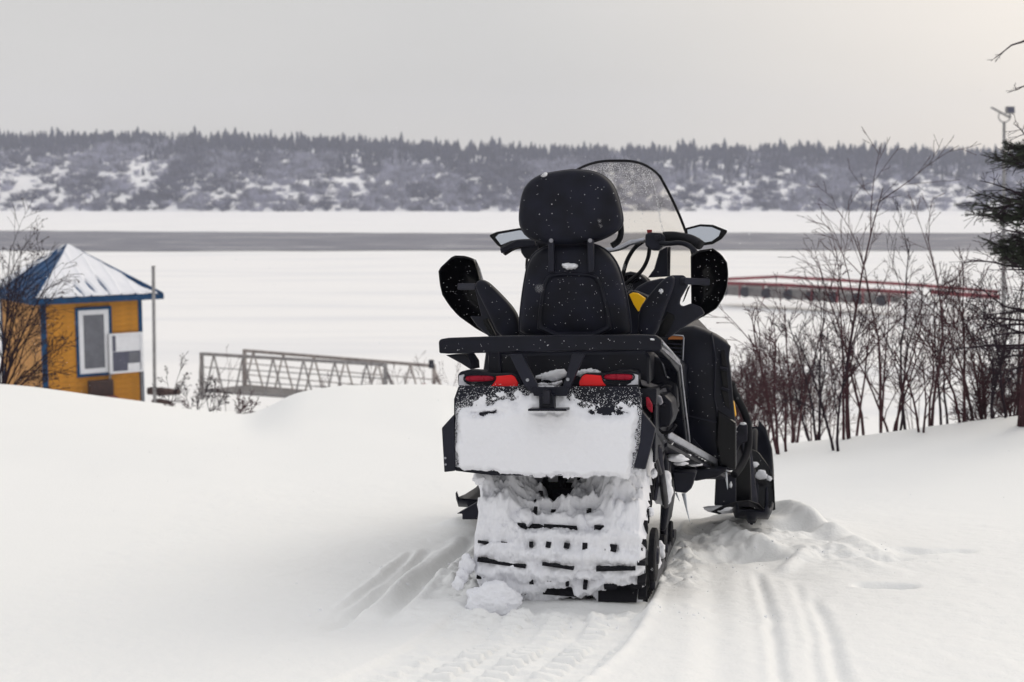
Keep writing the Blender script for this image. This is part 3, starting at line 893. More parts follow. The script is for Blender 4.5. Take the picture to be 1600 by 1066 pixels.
tag(fr_tb.build('frozen_droplets', 'snow', ws, recalc=False), kind='stuff')
slab('shield_bracket', [(1030, 392), (1043, 385), (1044, 432), (1012, 434), (1022, 420)], 1.72, 0.03, 'plastic', sled, bevel=0.004)
pipe('shield_bracket', [(1046, 386, 1.74), (1045, 432, 1.74)], 0.007, 'plastic', sled, sides=6)
slab('shield_bracket', [(870, 392), (884, 392), (900, 434), (868, 434)], 1.72, 0.03, 'plastic', sled, bevel=0.004)

# ---- console, dash, knee pods
slab('instrument_pod', [(960, 440), (972, 427), (985, 424), (1000, 427), (1012, 437), (1012, 462), (962, 470)], 1.46, 0.22, 'plastic', sled, bevel=0.012)
slab('instrument_face', [(972, 431), (984, 428), (997, 431), (1004, 438), (980, 446), (972, 440)], 1.455, 0.02, 'gloss', sled, bevel=0.003)
slab('dash_cover', [(988, 456), (996, 448), (1010, 440), (1036, 434), (1048, 440), (1044, 462), (1020, 480), (990, 478)], 1.34, 0.40, 'plastic_grey', sled, bevel=0.012)
slab('knee_panel', [(983, 460), (989, 457), (996, 458), (1008, 466), (1004, 476), (997, 487), (990, 476)], 1.05, 0.05, 'yellow', sled, bevel=0.003)
slab('knee_panel_frame', [(975, 462), (986, 452), (1012, 462), (1018, 475), (1008, 515), (990, 528), (976, 520)], 1.09, 0.25, 'plastic', sled, bevel=0.012)
# rider and passenger seat
seat_sec = []
for y, hw, zt, zb_ in ((0.22, 0.19, 0.86, 0.74), (0.26, 0.20, 0.895, 0.72), (0.60, 0.205, 0.90, 0.70), (0.78, 0.20, 0.86, 0.70), (0.9, 0.195, 0.82, 0.68), (1.2, 0.18, 0.84, 0.66), (1.36, 0.15, 0.92, 0.66)):
    ring = [(-hw, zb_), (-hw * 1.02, (zt + zb_) / 2), (-hw * 0.92, zt - 0.02), (-hw * 0.6, zt), (0, zt + 0.006), (hw * 0.6, zt), (hw * 0.92, zt - 0.02), (hw * 1.02, (zt + zb_) / 2), (hw, zb_)]
    seat_sec.append(flat_ring(ring, y))
loft('seat', seat_sec, 'vinyl', sled)
# rear storage body under the rack
slab('rear_trunk', [(762, 552), (1008, 548), (1016, 556), (1016, 600), (1000, 606), (720, 606), (724, 590), (762, 586)], 0.09, 0.55, 'plastic', sled, bevel=0.012, k=0.94)
slab('trunk_ridge', [(764, 549), (781, 549), (783, 586), (762, 586)], 0.07, 0.04, 'plastic_grey', sled, bevel=0.004)
snow_blob('settled_snow', [(832, 592), (845, 584), (870, 578), (886, 577), (884, 592), (862, 596)], 0.05, 0.03, sled, 8, rough=0.1)
snow_blob('settled_snow', [(898, 580), (915, 576), (934, 578), (941, 583), (925, 586), (900, 590)], 0.06, 0.03, sled, 9, rough=0.1)
snow_blob('settled_snow', [(836, 598), (862, 600), (880, 594), (878, 602), (850, 606)], 0.03, 0.03, sled, 10, rough=0.1)

# ---- cargo rack
rack_prof = [(685, 534), (688, 530), (700, 528), (787, 525), (900, 524), (1000, 523), (1024, 524), (1033, 530), (1034, 546), (1030, 548), (1000, 547), (787, 551), (700, 553), (686, 552)]
rk = slab('cargo_rack', rack_prof, -0.06, 0.06, 'plastic', sled, bevel=0.008)
a = V(686, 540, -0.05); b = V(1032, 540, -0.05)
t_ = TB()
for k in range(1, 5):
    y = 0.02 + k * 0.085
    t_.box(a[0] + 0.03, b[0] - 0.03, y, y + 0.03, a[2] - 0.012, a[2] + 0.012)
t_.box(a[0] + 0.005, a[0] + 0.045, -0.005, 0.40, a[2] - 0.016, a[2] + 0.016)
t_.build('rack_slats', 'plastic', rk, bevel=0.004)
slab('rack_wing', [(696, 555), (727, 553), (735, 565), (736, 578), (720, 568)], 0.0, 0.16, 'plastic', rk, bevel=0.004)
# silver edged side rail that drops to the running board
def ribbon(name, A, B, m, parent, w=0.05, h=0.02):
    t = TB()
    for i in range(len(A) - 1):
        t.hexa([A[i], B[i], B[i] + np.array([0, 0, -h]), A[i] + np.array([0, 0, -h]), A[i + 1], B[i + 1], B[i + 1] + np.array([0, 0, -h]), A[i + 1] + np.array([0, 0, -h])])
    return t.build(name, m, parent, bevel=0.002)
rail_pts = [V(1033, 538, -0.03), V(1048, 553, 0.17), V(1061, 572, 0.36), V(1064, 600, 0.46), V(1070, 650, 0.60), V(1075, 692, 0.72)]
t_ = TB()
for i in range(len(rail_pts) - 1):
    t_.beam(rail_pts[i] + np.array([-0.02, 0, 0]), rail_pts[i + 1] + np.array([-0.02, 0, 0]), 0.050, 0.036, up=(0.3, 1, 0.4))
sr = t_.build('rack_side_rail', 'plastic', rk, bevel=0.005)
t_ = TB().tube([p + np.array([0.007, -0.012, 0.004]) for p in rail_pts], 0.0038, 6)
t_.build('rail_edge', 'alu', sr, smooth=True)
prism('rail_plate', [V(1034, 530, -0.035), V(1063, 563, 0.30), V(1062, 571, 0.31), V(1034, 545, -0.035)], [V(1030, 530, -0.015), V(1059, 563, 0.32), V(1058, 571, 0.33), V(1030, 545, -0.015)], 'alu_dull', sr, bevel=0.001)
snow_blob('settled_snow', [(1015, 529), (1022, 529), (1023, 532), (1017, 532)], -0.066, 0.006, rk, 14, rough=0.1)

# ---- V bracket and hitch
hitch = slab('hitch', [(842, 617), (865, 617), (866, 641), (842, 641)], -0.13, 0.05, 'plastic', sled, bevel=0.004)
slab('hitch_plate', [(825, 639), (885, 639), (885, 642.5), (825, 642.5)], -0.16, 0.10, 'plastic', hitch, bevel=0.001)
slab('hitch_pin', [(848, 610), (859, 610), (859, 632), (848, 632)], -0.145, 0.02, 'steel', hitch, bevel=0.003)
slab('rack_bracket', [(795, 553), (815, 553), (839, 600), (838, 617), (829, 613), (820, 604)], -0.085, 0.022, 'plastic_grey', rk, bevel=0.002)
slab('rack_bracket', [(894, 553), (914, 553), (895, 596), (886, 617), (879, 617), (879, 606)], -0.085, 0.022, 'plastic_grey', rk, bevel=0.002)
slab('bracket_cross', [(830, 605), (890, 605), (886, 619), (834, 619)], -0.09, 0.02, 'plastic', rk, bevel=0.003)
for c in ((824, 594), (887, 593)):
    p = V(c[0], c[1], -0.09)
    TB().tube([p, p + np.array([0, 0.012, 0])], 0.006, 8).build('bolt', 'alu', rk)

# ---- tail lights
def tail(hous, red, oval, white, y):
    h = slab('tail_light', hous, y, 0.10, 'plastic', sled, bevel=0.005)
    slab('red_lens', red, y - 0.006, 0.02, 'red', h, bevel=0.0015)
    ring = resample(rounded(Vs(oval, y - 0.010), 2), 32)
    loft('oval_lens', [scaled(ring, 0.7, -0.004), scaled(ring, 0.93, -0.001), scaled(ring, 1.0, 0.004), scaled(ring, 1.0, 0.02)], 'red_dark', h)
    ring2 = scaled(ring, 1.09, 0.003, kz=1.2)
    TB().tube(ring2 + [ring2[0]], 0.003, 5, cap=False).build('lens_rim', 'plastic', h, smooth=True)
    slab('clear_lens', white, y - 0.004, 0.02, 'clear_lens', h, bevel=0.001)
mx = lambda L: [(1714 - a, b) for a, b in L][::-1]
h_ = [(715, 586), (719, 581), (731, 578), (750, 579), (768, 584), (800, 583), (807, 588), (813, 604), (780, 606), (716, 604)]
r_ = [(775, 588), (799, 586), (804, 589), (809, 598), (808.5, 604), (767, 604), (772, 598)]
o_ = [(728, 587), (768, 587), (773, 591), (770, 596), (730, 597), (726, 593)]
w_ = [(717, 587), (725, 585), (728, 599), (735, 603), (717, 602)]
tail(h_, r_, o_, w_, -0.01)
tail(mx(h_), [(a, b - 1) for a, b in mx(r_)], [(a + 1.5, b - 2.5) for a, b in mx(o_)], [(a, b - 1) for a, b in mx(w_)], -0.01)

# ---- snow flap
flap_px = [(716, 604), (998, 604), (1001, 622), (1003, 640), (999, 690), (990, 731), (960, 738), (900, 742), (840, 744), (767, 743), (711, 736), (709, 700), (709, 648), (709, 624)]
flap = slab('snow_flap', flap_px, -0.06, 0.03, 'plastic', sled, bevel=0.004)
slab('side_fin', [(709, 648), (711, 736), (694, 738), (690, 669), (698, 660)], -0.07, 0.035, 'plastic_grey', sled, bevel=0.003)
slab('side_fin', [(1003, 642), (1024, 669), (1021, 684), (1008, 734), (990, 731), (1000, 690)], -0.07, 0.035, 'plastic_grey', sled, bevel=0.003)
for c in ((695.5, 716), (696, 726)):
    p = V(c[0], c[1], -0.074)
    TB().tube([p, p + np.array([0, 0.008, 0])], 0.004, 8).build('rivet', 'alu', sled)
# packed snow frozen on the flap
bl = V(713, 740, -0.06); tr = V(1001, 612, -0.06)
X_ = np.linspace(bl[0] - 0.004, tr[0] + 0.004, 190); Z_ = np.linspace(bl[2] - 0.012, tr[2] + 0.012, 90)
XX, ZZ = np.meshgrid(X_, Z_)
uu_ = (XX - X_[0]) / (X_[-1] - X_[0])
ZZ = Z_[-1] + (ZZ - Z_[-1]) * (1 - (0.045 - 0.10 * (uu_ - 0.1) * (1.05 - uu_) * 1.6))
cx_ = (XX[0, 0] + XX[0, -1]) / 2
u_ = (XX - X_[0]) / (X_[-1] - X_[0]); w_2 = np.linspace(0, 1, len(Z_))[:, None] + 0 * ZZ
rgt = 1 - 0.035 * (1 - w_2)
d_edge = np.minimum(np.minimum(u_, rgt - u_) * (X_[-1] - X_[0]), (w_2 - 0.02) * (Z_[-1] - Z_[0]))
d_edge = d_edge + 0.009 * fbm(XX * 30, ZZ * 30, 4) - 0.004
top_line = 0.765 + 0.045 * np.clip(fbm(XX * 5.5 + 2, XX * 0, 3), -1, 1) + 0.17 * np.exp(-((u_ - 0.5) / 0.16) ** 2)
d_top = (top_line - w_2) * (Z_[-1] - Z_[0]) + 0.012 * fbm(XX * 22 + 9, ZZ * 22, 4)
A_ = sstep(0, 0.022, d_edge); B_ = sstep(-0.012, 0.045, d_top)
H = (0.028 + 0.004 * fbm(XX * 9, ZZ * 9, 3) + 0.0012 * fbm(XX * 45, ZZ * 45, 3)) * A_ * B_ - 0.007 * (1 - sstep(0, 0.3, A_ * B_))
dust = 0.0045 * (fbm(XX * 60, ZZ * 60, 3) + 0.1) * sstep(-0.045, -0.01, d_top) * sstep(0, 0.01, d_edge)
H = np.maximum(H, np.where(dust > 0.0008, dust - 0.0008, -0.006))
for sx, sz, ax_, az_ in ((757, 646, 0.055, 0.010), (950, 645, 0.055, 0.012), (855, 646, 0.05, 0.006)):
    q = V(sx, sz, -0.08)
    H -= 0.040 * np.exp(-((XX - q[0]) / ax_) ** 2 - ((ZZ - q[2] + 0.006 * fbm(XX * 40, ZZ * 40, 2)) / az_) ** 2) * (0.8 + 0.9 * vnoise(XX * 90, ZZ * 90)) * (0.45 if sx == 855 else 1)
nx_, nz_ = len(X_), len(Z_)
v = [(XX[j, i], -0.062 - H[j, i], ZZ[j, i]) for j in range(nz_) for i in range(nx_)]
f = [(j * nx_ + i, j * nx_ + i + 1, (j + 1) * nx_ + i + 1, (j + 1) * nx_ + i) for j in range(nz_ - 1) for i in range(nx_ - 1)
     if max(H[j, i], H[j, i + 1], H[j + 1, i], H[j + 1, i + 1]) > -0.006 and 0.0 <= w_2[j, i]]
mesh_obj('caked_snow', v, f, 'snow', flap, smooth=True, recalc=False)
cr_, rg = TB(), random.Random(31)
for _ in range(140000):
    j, i = rg.randrange(nz_), rg.randrange(nx_)
    h = H[j, i]
    if w_2[j, i] < 0.05 or len(cr_.v) > 6 * 11000: continue
    if h > 0.006 or h < -0.0075: continue
    dd = d_top[j, i]
    if rg.random() < (0.9 if h > -0.003 else 0.30 * math.exp(dd / 0.03) if dd < 0 else 0.45):
        crumb(cr_, np.array([XX[j, i] + rg.uniform(-.002, .002), -0.0615 - max(h, 0), ZZ[j, i] + rg.uniform(-.002, .002)]), rg.uniform(0.0006, 0.0019), rg)
tag(cr_.build('powder_snow', 'snow', flap, recalc=False), kind='stuff')

# ---- track: belt, lugs, packed snow, wheels
def belt_path(s):
    """s in metres along the belt from the ground under the rear, back round the idler and up forward; returns (y, z), outward normal"""
    r = 0.135; yc, zc = 0.155, 0.150
    flat = 0.9
    if s < flat:                       # along the ground, coming back
        return (yc + (flat - s), zc - r), (0.0, -1.0)
    s -= flat
    ang_end = math.radians(178 - 20)
    L = r * ang_end
    if s < L:
        a = -math.pi / 2 - s / r
        return (yc + r * math.cos(a), zc + r * math.sin(a)), (math.cos(a), math.sin(a))
    s -= L
    a = -math.pi / 2 - ang_end
    y0, z0 = yc + r * math.cos(a), zc + r * math.sin(a)
    d = (math.cos(a - math.pi / 2), math.sin(a - math.pi / 2))
    return (y0 + d[0] * s, z0 + d[1] * s), (math.cos(a), math.sin(a))
TWd = 0.305
SL = np.arange(0.2, 2.35, 0.02)
ringv = []; fs = []
for i, s in enumerate(SL):
    (y, z), nrm = belt_path(s)
    for x, o in ((-TWd, 0), (TWd, 0), (TWd, -0.012), (-TWd, -0.012)):
        ringv.append((x, y + nrm[0] * o, z + nrm[1] * o))
for i in range(len(SL) - 1):
    for k in range(4):
        k2 = (k + 1) % 4
        fs.append((i * 4 + k, i * 4 + k2, (i + 1) * 4 + k2, (i + 1) * 4 + k))
track = mesh_obj('track', ringv, fs, 'rubber', sled)
lug_rows = []
lug_me = {}
def lug_mesh(w, h, t):
    key = (w, h, t)
    if key not in lug_me:
        tb = TB().hexa([(-w / 2, -t / 2, -0.004), (w / 2, -t / 2, -0.004), (w / 2, t / 2, -0.004), (-w / 2, t / 2, -0.004),
                        (-w / 2 * 0.96, -t * 0.32, h), (w / 2 * 0.96, -t * 0.32, h), (w / 2 * 0.96, t * 0.32, h), (-w / 2 * 0.96, t * 0.32, h)])
        me = bpy.data.meshes.new('lug'); me.from_pydata(tb.v, [], tb.f); me.materials.append(M['rubber']); lug_me[key] = me
    return lug_me[key]
row = 0; lr = random.Random(8)
s = 0.86
while s < 1.95:
    (y, z), nrm = belt_path(s)
    zax = Vector((0, nrm[0], nrm[1])); yax = zax.cross(Vector((1, 0, 0)))
    if row % 2 == 0:
        items = [(-0.205, 0.18, 0.050, 0.018), (0.205, 0.18, 0.050, 0.018), (0.0, 0.12, 0.043, 0.012)]
    else:
        items = [(x_, 0.016, 0.044, 0.036) for x_ in (-0.10, -0.035, 0.03, 0.095)] + [(0.185, 0.05, 0.044, 0.034), (-0.185, 0.05, 0.030, 0.014), (-0.275, 0.05, 0.034, 0.014), (0.275, 0.05, 0.040, 0.014)]
    for x_, w, h, t in items:
        o = bpy.data.objects.new('lug', lug_mesh(w, h, t)); COL.objects.link(o); o.parent = track
        m4 = Matrix.Identity(4)
        for i in range(3):
            m4[i][0] = (1, 0, 0)[i]; m4[i][1] = yax[i]; m4[i][2] = zax[i]
        m4[0][3], m4[1][3], m4[2][3] = x_, y, z
        o.matrix_local = m4 @ Matrix.Diagonal((lr.uniform(0.75, 1.2), lr.uniform(0.7, 1.15), lr.uniform(0.80, 1.08), 1)) @ Matrix.Rotation(lr.uniform(-0.12, 0.12), 4, 'Z')
    row += 1
    s += 0.058
# edge lugs seen on the right-hand side of the belt
for s in np.arange(0.30, 2.2, 0.058):
    (y, z), nrm = belt_path(s)
    o = bpy.data.objects.new('edge_lug', lug_mesh(0.03, 0.045, 0.026)); COL.objects.link(o); o.parent = track
    zax = Vector((0, nrm[0], nrm[1])); yax = zax.cross(Vector((1, 0, 0)))
    m4 = Matrix.Identity(4)
    for i in range(3):
        m4[i][0] = (1, 0, 0)[i]; m4[i][1] = yax[i]; m4[i][2] = zax[i]
    m4[0][3], m4[1][3], m4[2][3] = 0.295, y, z
    o.matrix_local = m4
# snow packed between the lugs and heaped on the belt
SS = np.linspace(0.80, 2.05, 270); XS = np.linspace(-0.312, 0.306, 190)
SSg, XSg = np.meshgrid(SS, XS, indexing='ij')
th = 0.0400 - 0.009 * np.cos(2 * math.pi * (SSg - 0.86) / 0.058) * sstep(1.36, 1.28, SSg) + 0.011 * fbm(XSg * 9, SSg * 9, 3) + 0.011 * fbm(XSg * 30, SSg * 34, 5, 0.62)
th -= 0.022 * sstep(0.3, 0.42, vnoise(XSg * 10 + 3, SSg * 17 + 1)) * sstep(1.30, 1.1, SSg)       # bare patches on the lower belt
th -= 0.07 * np.exp(-(((XSg - 0.225) / 0.075) ** 4) - ((SSg - 1.00) / 0.022) ** 4)       # bare paddle low on the right
up_ = sstep(1.24, 1.32, SSg)
lump = np.maximum(fbm(XSg * 7 + 11, SSg * 8, 5, 0.58), 0)
th += up_ * (0.010 + 0.085 * lump) * (1 - 0.7 * sstep(0.10, 0.0, np.abs(XSg + 0.06)))
side_l = sstep(-0.10, -0.20, XSg); side_r = sstep(0.12, 0.20, XSg)
th += sstep(1.10, 1.30, SSg) * (0.075 * side_l * (0.8 + 0.6 * np.abs(fbm(XSg * 11, SSg * 9 + 3, 4))) + 0.085 * side_r * (0.7 + 0.6 * np.abs(fbm(XSg * 9 + 20, SSg * 8, 4)))) * sstep(2.0, 1.7, SSg)
th += 0.02 * np.abs(fbm(XSg * 16, SSg * 16, 4, 0.6)) * up_
for cx0, cs0, ax0, as0 in ((-0.10, 1.50, 0.085, 0.045), (-0.13, 1.62, 0.06, 0.05), (-0.04, 1.40, 0.042, 0.05), (0.06, 1.66, 0.07, 0.03), (0.02, 1.52, 0.04, 0.02), (-0.17, 1.30, 0.05, 0.010), (-0.05, 1.285, 0.03, 0.009), (0.09, 1.285, 0.04, 0.009), (-0.12, 1.225, 0.05, 0.012)):
    th -= 0.28 * np.exp(-((XSg - cx0) / ax0) ** 4 - ((SSg - cs0) / as0) ** 4) * (0.8 + 0.4 * vnoise(XSg * 30, SSg * 30))
eg = np.minimum(XSg + 0.312, 0.306 - XSg)
th = th * sstep(-0.004, 0.022, eg + 0.004 * vnoise(SSg * 40, XSg * 0 + 4)) - 0.002
th *= sstep(0.80, 0.84, SSg)
v = []
for i in range(len(SS)):
    (y, z), nrm = belt_path(SS[i])
    for j in range(len(XS)):
        h = max(th[i, j], -0.008)
        v.append((XS[j], y + nrm[0] * h, z + nrm[1] * h))
nj = len(XS)
f = [(i * nj + j, i * nj + j + 1, (i + 1) * nj + j + 1, (i + 1) * nj + j) for i in range(len(SS) - 1) for j in range(nj - 1)]
mesh_obj('packed_snow', v, f, 'snow', track, smooth=True, recalc=False)
# lumps of snow clinging on
def rock(name, c, r, m, parent, seed, squash=(1, 1, 1), sub=3, amp=0.35):
    bm = bmesh.new(); bmesh.ops.create_icosphere(bm, subdivisions=sub, radius=1)
    for q in bm.verts:
        n_ = mnoise.fractal(q.co * 1.4 + Vector((seed * 3.1, seed, 0)), 1.0, 2.0, 4)
        q.co = q.co * (1 + amp * n_)
        q.co = Vector((q.co.x * r * squash[0], q.co.y * r * squash[1], q.co.z * r * squash[2]))
    me = bpy.data.meshes.new(name); bm.to_mesh(me); bm.free()
    me.polygons.foreach_set('use_smooth', [True] * len(me.polygons)); me.materials.append(M[m])
    o = bpy.data.objects.new(name, me); COL.objects.link(o); o.parent = parent; o.location = Vector([float(a) for a in c])
    return o
for k, (px, py, y, r, sq) in enumerate([(768, 765, 0.20, 0.055, (0.8, 1, 1.3)), (765, 790, 0.12, 0.045, (1, 1, 1)), (790, 815, 0.06, 0.05, (1.4, 1, 0.9)), (748, 748, 0.02, 0.020, (1.2, 1, 1)),
                                        (990, 790, 0.12, 0.05, (1, 1, 1.2)), (960, 800, 0.08, 0.045, (1.2, 1, 0.8)), (985, 765, 0.2, 0.05, (1, 1, 1)), (935, 812, 0.05, 0.035, (1.4, 1, 0.8)),
                                        (820, 808, 0.05, 0.03, (1, 1, 1.2)), (760, 830, 0.03, 0.035, (1, 1, 1)), (1000, 750, 0.2, 0.03, (1, 1, 1)), (905, 775, 0.3, 0.04, (1.6, 1, 0.7))]):
    rock('snow_lump', V(px, py, y), r, 'snow', track, k + 1, sq)
for px, py, y in ((845, 795, 0.24), (858, 750, 0.45), (955, 752, 0.5)):
    p = V(px, py, y)
    w = TB().tube([p + np.array([-0.022, 0, 0]), p + np.array([-0.018, 0, 0]), p + np.array([0.018, 0, 0]), p + np.array([0.022, 0, 0])], [0.036, 0.042, 0.042, 0.036], 20).build('idler_wheel', 'rubber', track, smooth=False)
# right side: slide rail, wheels and suspension arms
TB().box(0.315, 0.335, 0.12, 1.3, 0.03, 0.075).build('slide_rail', 'steel', track, bevel=0.004)
for y, z, r in ((0.155, 0.150, 0.10), (0.62, 0.10, 0.055), (1.0, 0.10, 0.055)):
    TB().tube([np.array([0.311, y, z]), np.array([0.316, y, z]), np.array([0.332, y, z]), np.array([0.337, y, z])], [r * 0.9, r, r, r * 0.9], 24).build('road_wheel', 'rubber', track)
    TB().tube([np.array([0.337, y, z]), np.array([0.345, y, z])], [r * 0.35, r * 0.3], 12).build('wheel_hub', 'steel', track)
susp = TB().tube([V(1028, 700, 0.15), V(1040, 790, 0.5)], 0.014, 8).tube([V(1036, 700, 0.5), V(1022, 780, 0.35)], 0.011, 8).tube([V(1042, 720, 0.6), V(1036, 850, 0.7)], 0.016, 8).tube([V(1016, 680, 0.05), V(1032, 740, 0.25)], 0.008, 8)
susp.build('suspension_arms', 'steel', sled, smooth=True)
slab('chain_guard', [(1020, 700), (1030, 690), (1044, 720), (1046, 790), (1040, 830), (1030, 830), (1034, 760)], 0.55, 0.35, 'plastic', sled, bevel=0.01)
for k, (px, py, y, r) in enumerate([(1036, 770, 0.5, 0.045), (1040, 752, 0.52, 0.03), (1016, 800, 0.12, 0.016), (1022, 740, 0.2, 0.014), (1030, 860, 0.5, 0.03), (1024, 880, 0.3, 0.025), (1014, 870, 0.1, 0.02)]):
    rock('snow_lump', V(px, py, y), r, 'snow', sled, k + 30, (0.8, 1, 1.2))

# ---- running boards
def board(sgn):
    e0 = VX(1042, 678, 0.352); e1 = V(1137, 733, 1.30)
    e0 = V(1043, 679, 0.45)
    Aout = [e0, e0 * 0.5 + e1 * 0.5, e1]
    inn = [np.array([0.335, p[1], p[2] - 0.035]) for p in Aout]
    q = lambda p: np.array([p[0] * sgn, p[1], p[2]])
    t = TB()
    for i in range(2):
        a, b, c, d = Aout[i], Aout[i + 1], inn[i + 1], inn[i]
        dn = np.array([0, 0, -0.018])
        t.hexa([q(a - np.array([0, 0, 0.03])), q(b - np.array([0, 0, 0.03])), q(c), q(d), q(a - np.array([0, 0, 0.045])), q(b - np.array([0, 0, 0.045])), q(c + dn), q(d + dn)])
    o = t.build('running_board', 'plastic', sled, bevel=0.002)
    t = TB().beam(q(Aout[0]), q(Aout[2]), 0.018, 0.030)
    t.build('edge_beam', 'alu', o, bevel=0.006)
    rg = random.Random(3)
    for k in range(16 if sgn > 0 else 0):
        u = 0.10 + 0.85 * k / 15
        a = Aout[0] * (1 - u) + Aout[2] * u; b = inn[0] * (1 - u) + inn[2] * u
        for (f0, f1) in ((0.15, 0.42), (0.52, 0.85)):
            TB().beam(q(a * (1 - f0) + b * f0 + np.array([0, 0, -0.012])), q(a * (1 - f1) + b * f1 + np.array([0, 0, 0.004])), 0.014, 0.022).build('tread_bar', 'tread', o)
    return o
rb = board(1)
lb = board(-1)
slab('foot_bracket', [(1051, 738), (1088, 738), (1081, 763), (1072, 771), (1054, 769)], 0.72, 0.10, 'plastic_grey', sled, bevel=0.006)
slab('belly_pan', [(1046, 730), (1136, 736), (1120, 746), (1088, 752), (1050, 745)], 0.95, 0.35, 'plastic', sled, bevel=0.008)
for k, (px, py, y, r, sq) in enumerate([(1055, 716, 0.62, 0.032, (1.4, 1.2, 0.5)), (1070, 712, 0.75, 0.018, (1.3, 1, 0.5)), (1084, 726, 0.9, 0.018, (1.8, 1.5, 0.4)), (1064, 724, 0.7, 0.02, (1.5, 1, 0.4)), (1100, 733, 1.0, 0.012, (2, 1, 0.4))]):
    rock('snow_lump', V(px, py, y), r, 'snow', rb, k + 50, sq)
for a, b, r in (((1067, 771, 0.74), (1078, 816, 0.74), 0.0055), ((1056, 770, 0.74), (1062, 784, 0.74), 0.004), ((1070, 771, 0.72), (1074, 800, 0.72), 0.005), ((1134, 738, 1.28), (1137, 765, 1.28), 0.006)):
    p0, p1 = V(*a), V(*b)
    TB().tube([p0, p0 * 0.6 + p1 * 0.4, p0 * 0.2 + p1 * 0.8, p1], [r, r * 0.8, r * 0.5, r * 0.12], 7).build('icicle', 'ice', sled, smooth=True)
# left board end with its lower corner showing past the track
slab('board_end_cap', [(713, 803), (752, 781), (762, 762), (764, 790), (752, 812), (722, 812), (722, 803)], 0.95, 0.10, 'plastic_grey', sled, bevel=0.004)
slab('board_end_strut', [(762, 748), (768, 750), (756, 785), (750, 782)], 0.93, 0.06, 'plastic_grey', sled, bevel=0.004)

# ---- side body in front
cowl_px = [(1036, 540), (1046, 524), (1062, 514), (1080, 510), (1098, 515), (1120, 525), (1138, 536), (1142, 541), (1139, 556), (1143, 590), (1146, 625), (1150, 665), (1150, 700), (1146, 738), (1120, 728), (1090, 704), (1060, 684), (1036, 668)]
c1 = Vs(cowl_px, 1.12)
c2 = [np.array([p[0] * 0.97, 1.5, 0.72 + (p[2] - 0.72) * 1.02]) for p in c1]
c3 = [np.array([p[0] * 0.86, 2.0, 0.70 + (p[2] - 0.70) * 0.92]) for p in c1]
c4 = [np.array([p[0] * 0.62, 2.45, 0.62 + (p[2] - 0.62) * 0.62]) for p in c1]
c0 = scaled(c1, 0.90, 0.0); c0 = [p + np.array([0, -0.012, 0]) for p in scaled(c1, 0.93, 0.0)]
cw = loft('side_cowl', [resample(r, 60) for r in (c0, c1, c2, c3, c4)], 'plastic', sled)
mir = lambda ring: [np.array([-p[0] * 0.90, p[1], p[2]]) for p in ring]
loft('side_cowl', [resample(mir(r), 60) for r in (c0, c1, c2, c3, c4)], 'plastic', sled)
hood = []
for y, hw, zt in ((1.30, 0.26, 0.98), (1.5, 0.36, 1.06), (1.75, 0.42, 1.10), (2.1, 0.40, 1.03), (2.45, 0.28, 0.86), (2.62, 0.12, 0.70)):
    hood.append(flat_ring([(-hw, 0.60), (-hw * 1.05, zt - 0.15), (-hw * 0.8, zt - 0.04), (-hw * 0.3, zt), (hw * 0.3, zt), (hw * 0.8, zt - 0.04), (hw * 1.05, zt - 0.15), (hw, 0.60)], y))
loft('hood', hood, 'plastic', sled, bevel=0)
for pts in ([(1126, 549), (1132, 546), (1136, 573), (1128, 571)], [(1126, 579), (1136, 581), (1138, 607), (1129, 603)], [(1127, 610), (1138, 613), (1141, 640), (1133, 634)]):
    slab('cowl_vent', pts, 1.098, 0.03, 'gloss', cw, bevel=0.001)
for pts in ([(1125, 574), (1137, 577)], [(1127, 606), (1139, 610)]):
    a, b = V(*pts[0], 1.095), V(*pts[1], 1.095)
    TB().beam(a, b, 0.010, 0.008).build('vent_bar', 'plastic_grey', cw, bevel=0.001)
slab('orange_strip', [(1046, 525), (1066, 525), (1067, 530.5), (1044, 530.5)], 1.085, 0.02, 'orange', cw, bevel=0.001)
t_ = TB().tube([V(1045, 523.5, 1.08), V(1067, 525, 1.08), V(1068.5, 528, 1.08), V(1067, 560, 1.08), V(1066, 580, 1.08)], 0.0035, 5)
t_.build('silver_trim', 'alu', cw, smooth=True)
slab('louvre_panel', [(1042, 532), (1066, 533), (1065, 578), (1058, 574), (1046, 556)], 1.095, 0.02, 'gloss', cw, bevel=0.002)
t_ = TB()
for k in range(5):
    t_.beam(V(1043 + k * 1.5, 537 + k * 6, 1.088), V(1065, 538.5 + k * 6, 1.088), 0.006, 0.006)
t_.build('louvre_slats', 'plastic_grey', cw)
for L in ([(1112, 520, 1.10), (1118, 560, 1.096), (1116, 620, 1.096), (1122, 655, 1.096)], [(1072, 600, 1.1), (1076, 650, 1.1), (1120, 660, 1.1)]):
    TB().tube([V(*p) for p in L], 0.0035, 5).build('panel_seam', 'plastic_grey', cw, smooth=True)
slab('lower_panel', [(1120, 640), (1150, 660), (1150, 735), (1124, 728), (1118, 690)], 1.09, 0.1, 'gloss', cw, bevel=0.01)
slab('cowl_badge', [(1083, 685), (1087, 690), (1099, 703), (1090, 702), (1080, 694)], 1.07, 0.01, 'plastic_grey', cw, bevel=0.001)
slab('yellow_accent', [(1144.5, 626), (1147, 630), (1150, 650), (1147, 653), (1145, 640)], 1.25, 0.08, 'yellow', sled, bevel=0.002)
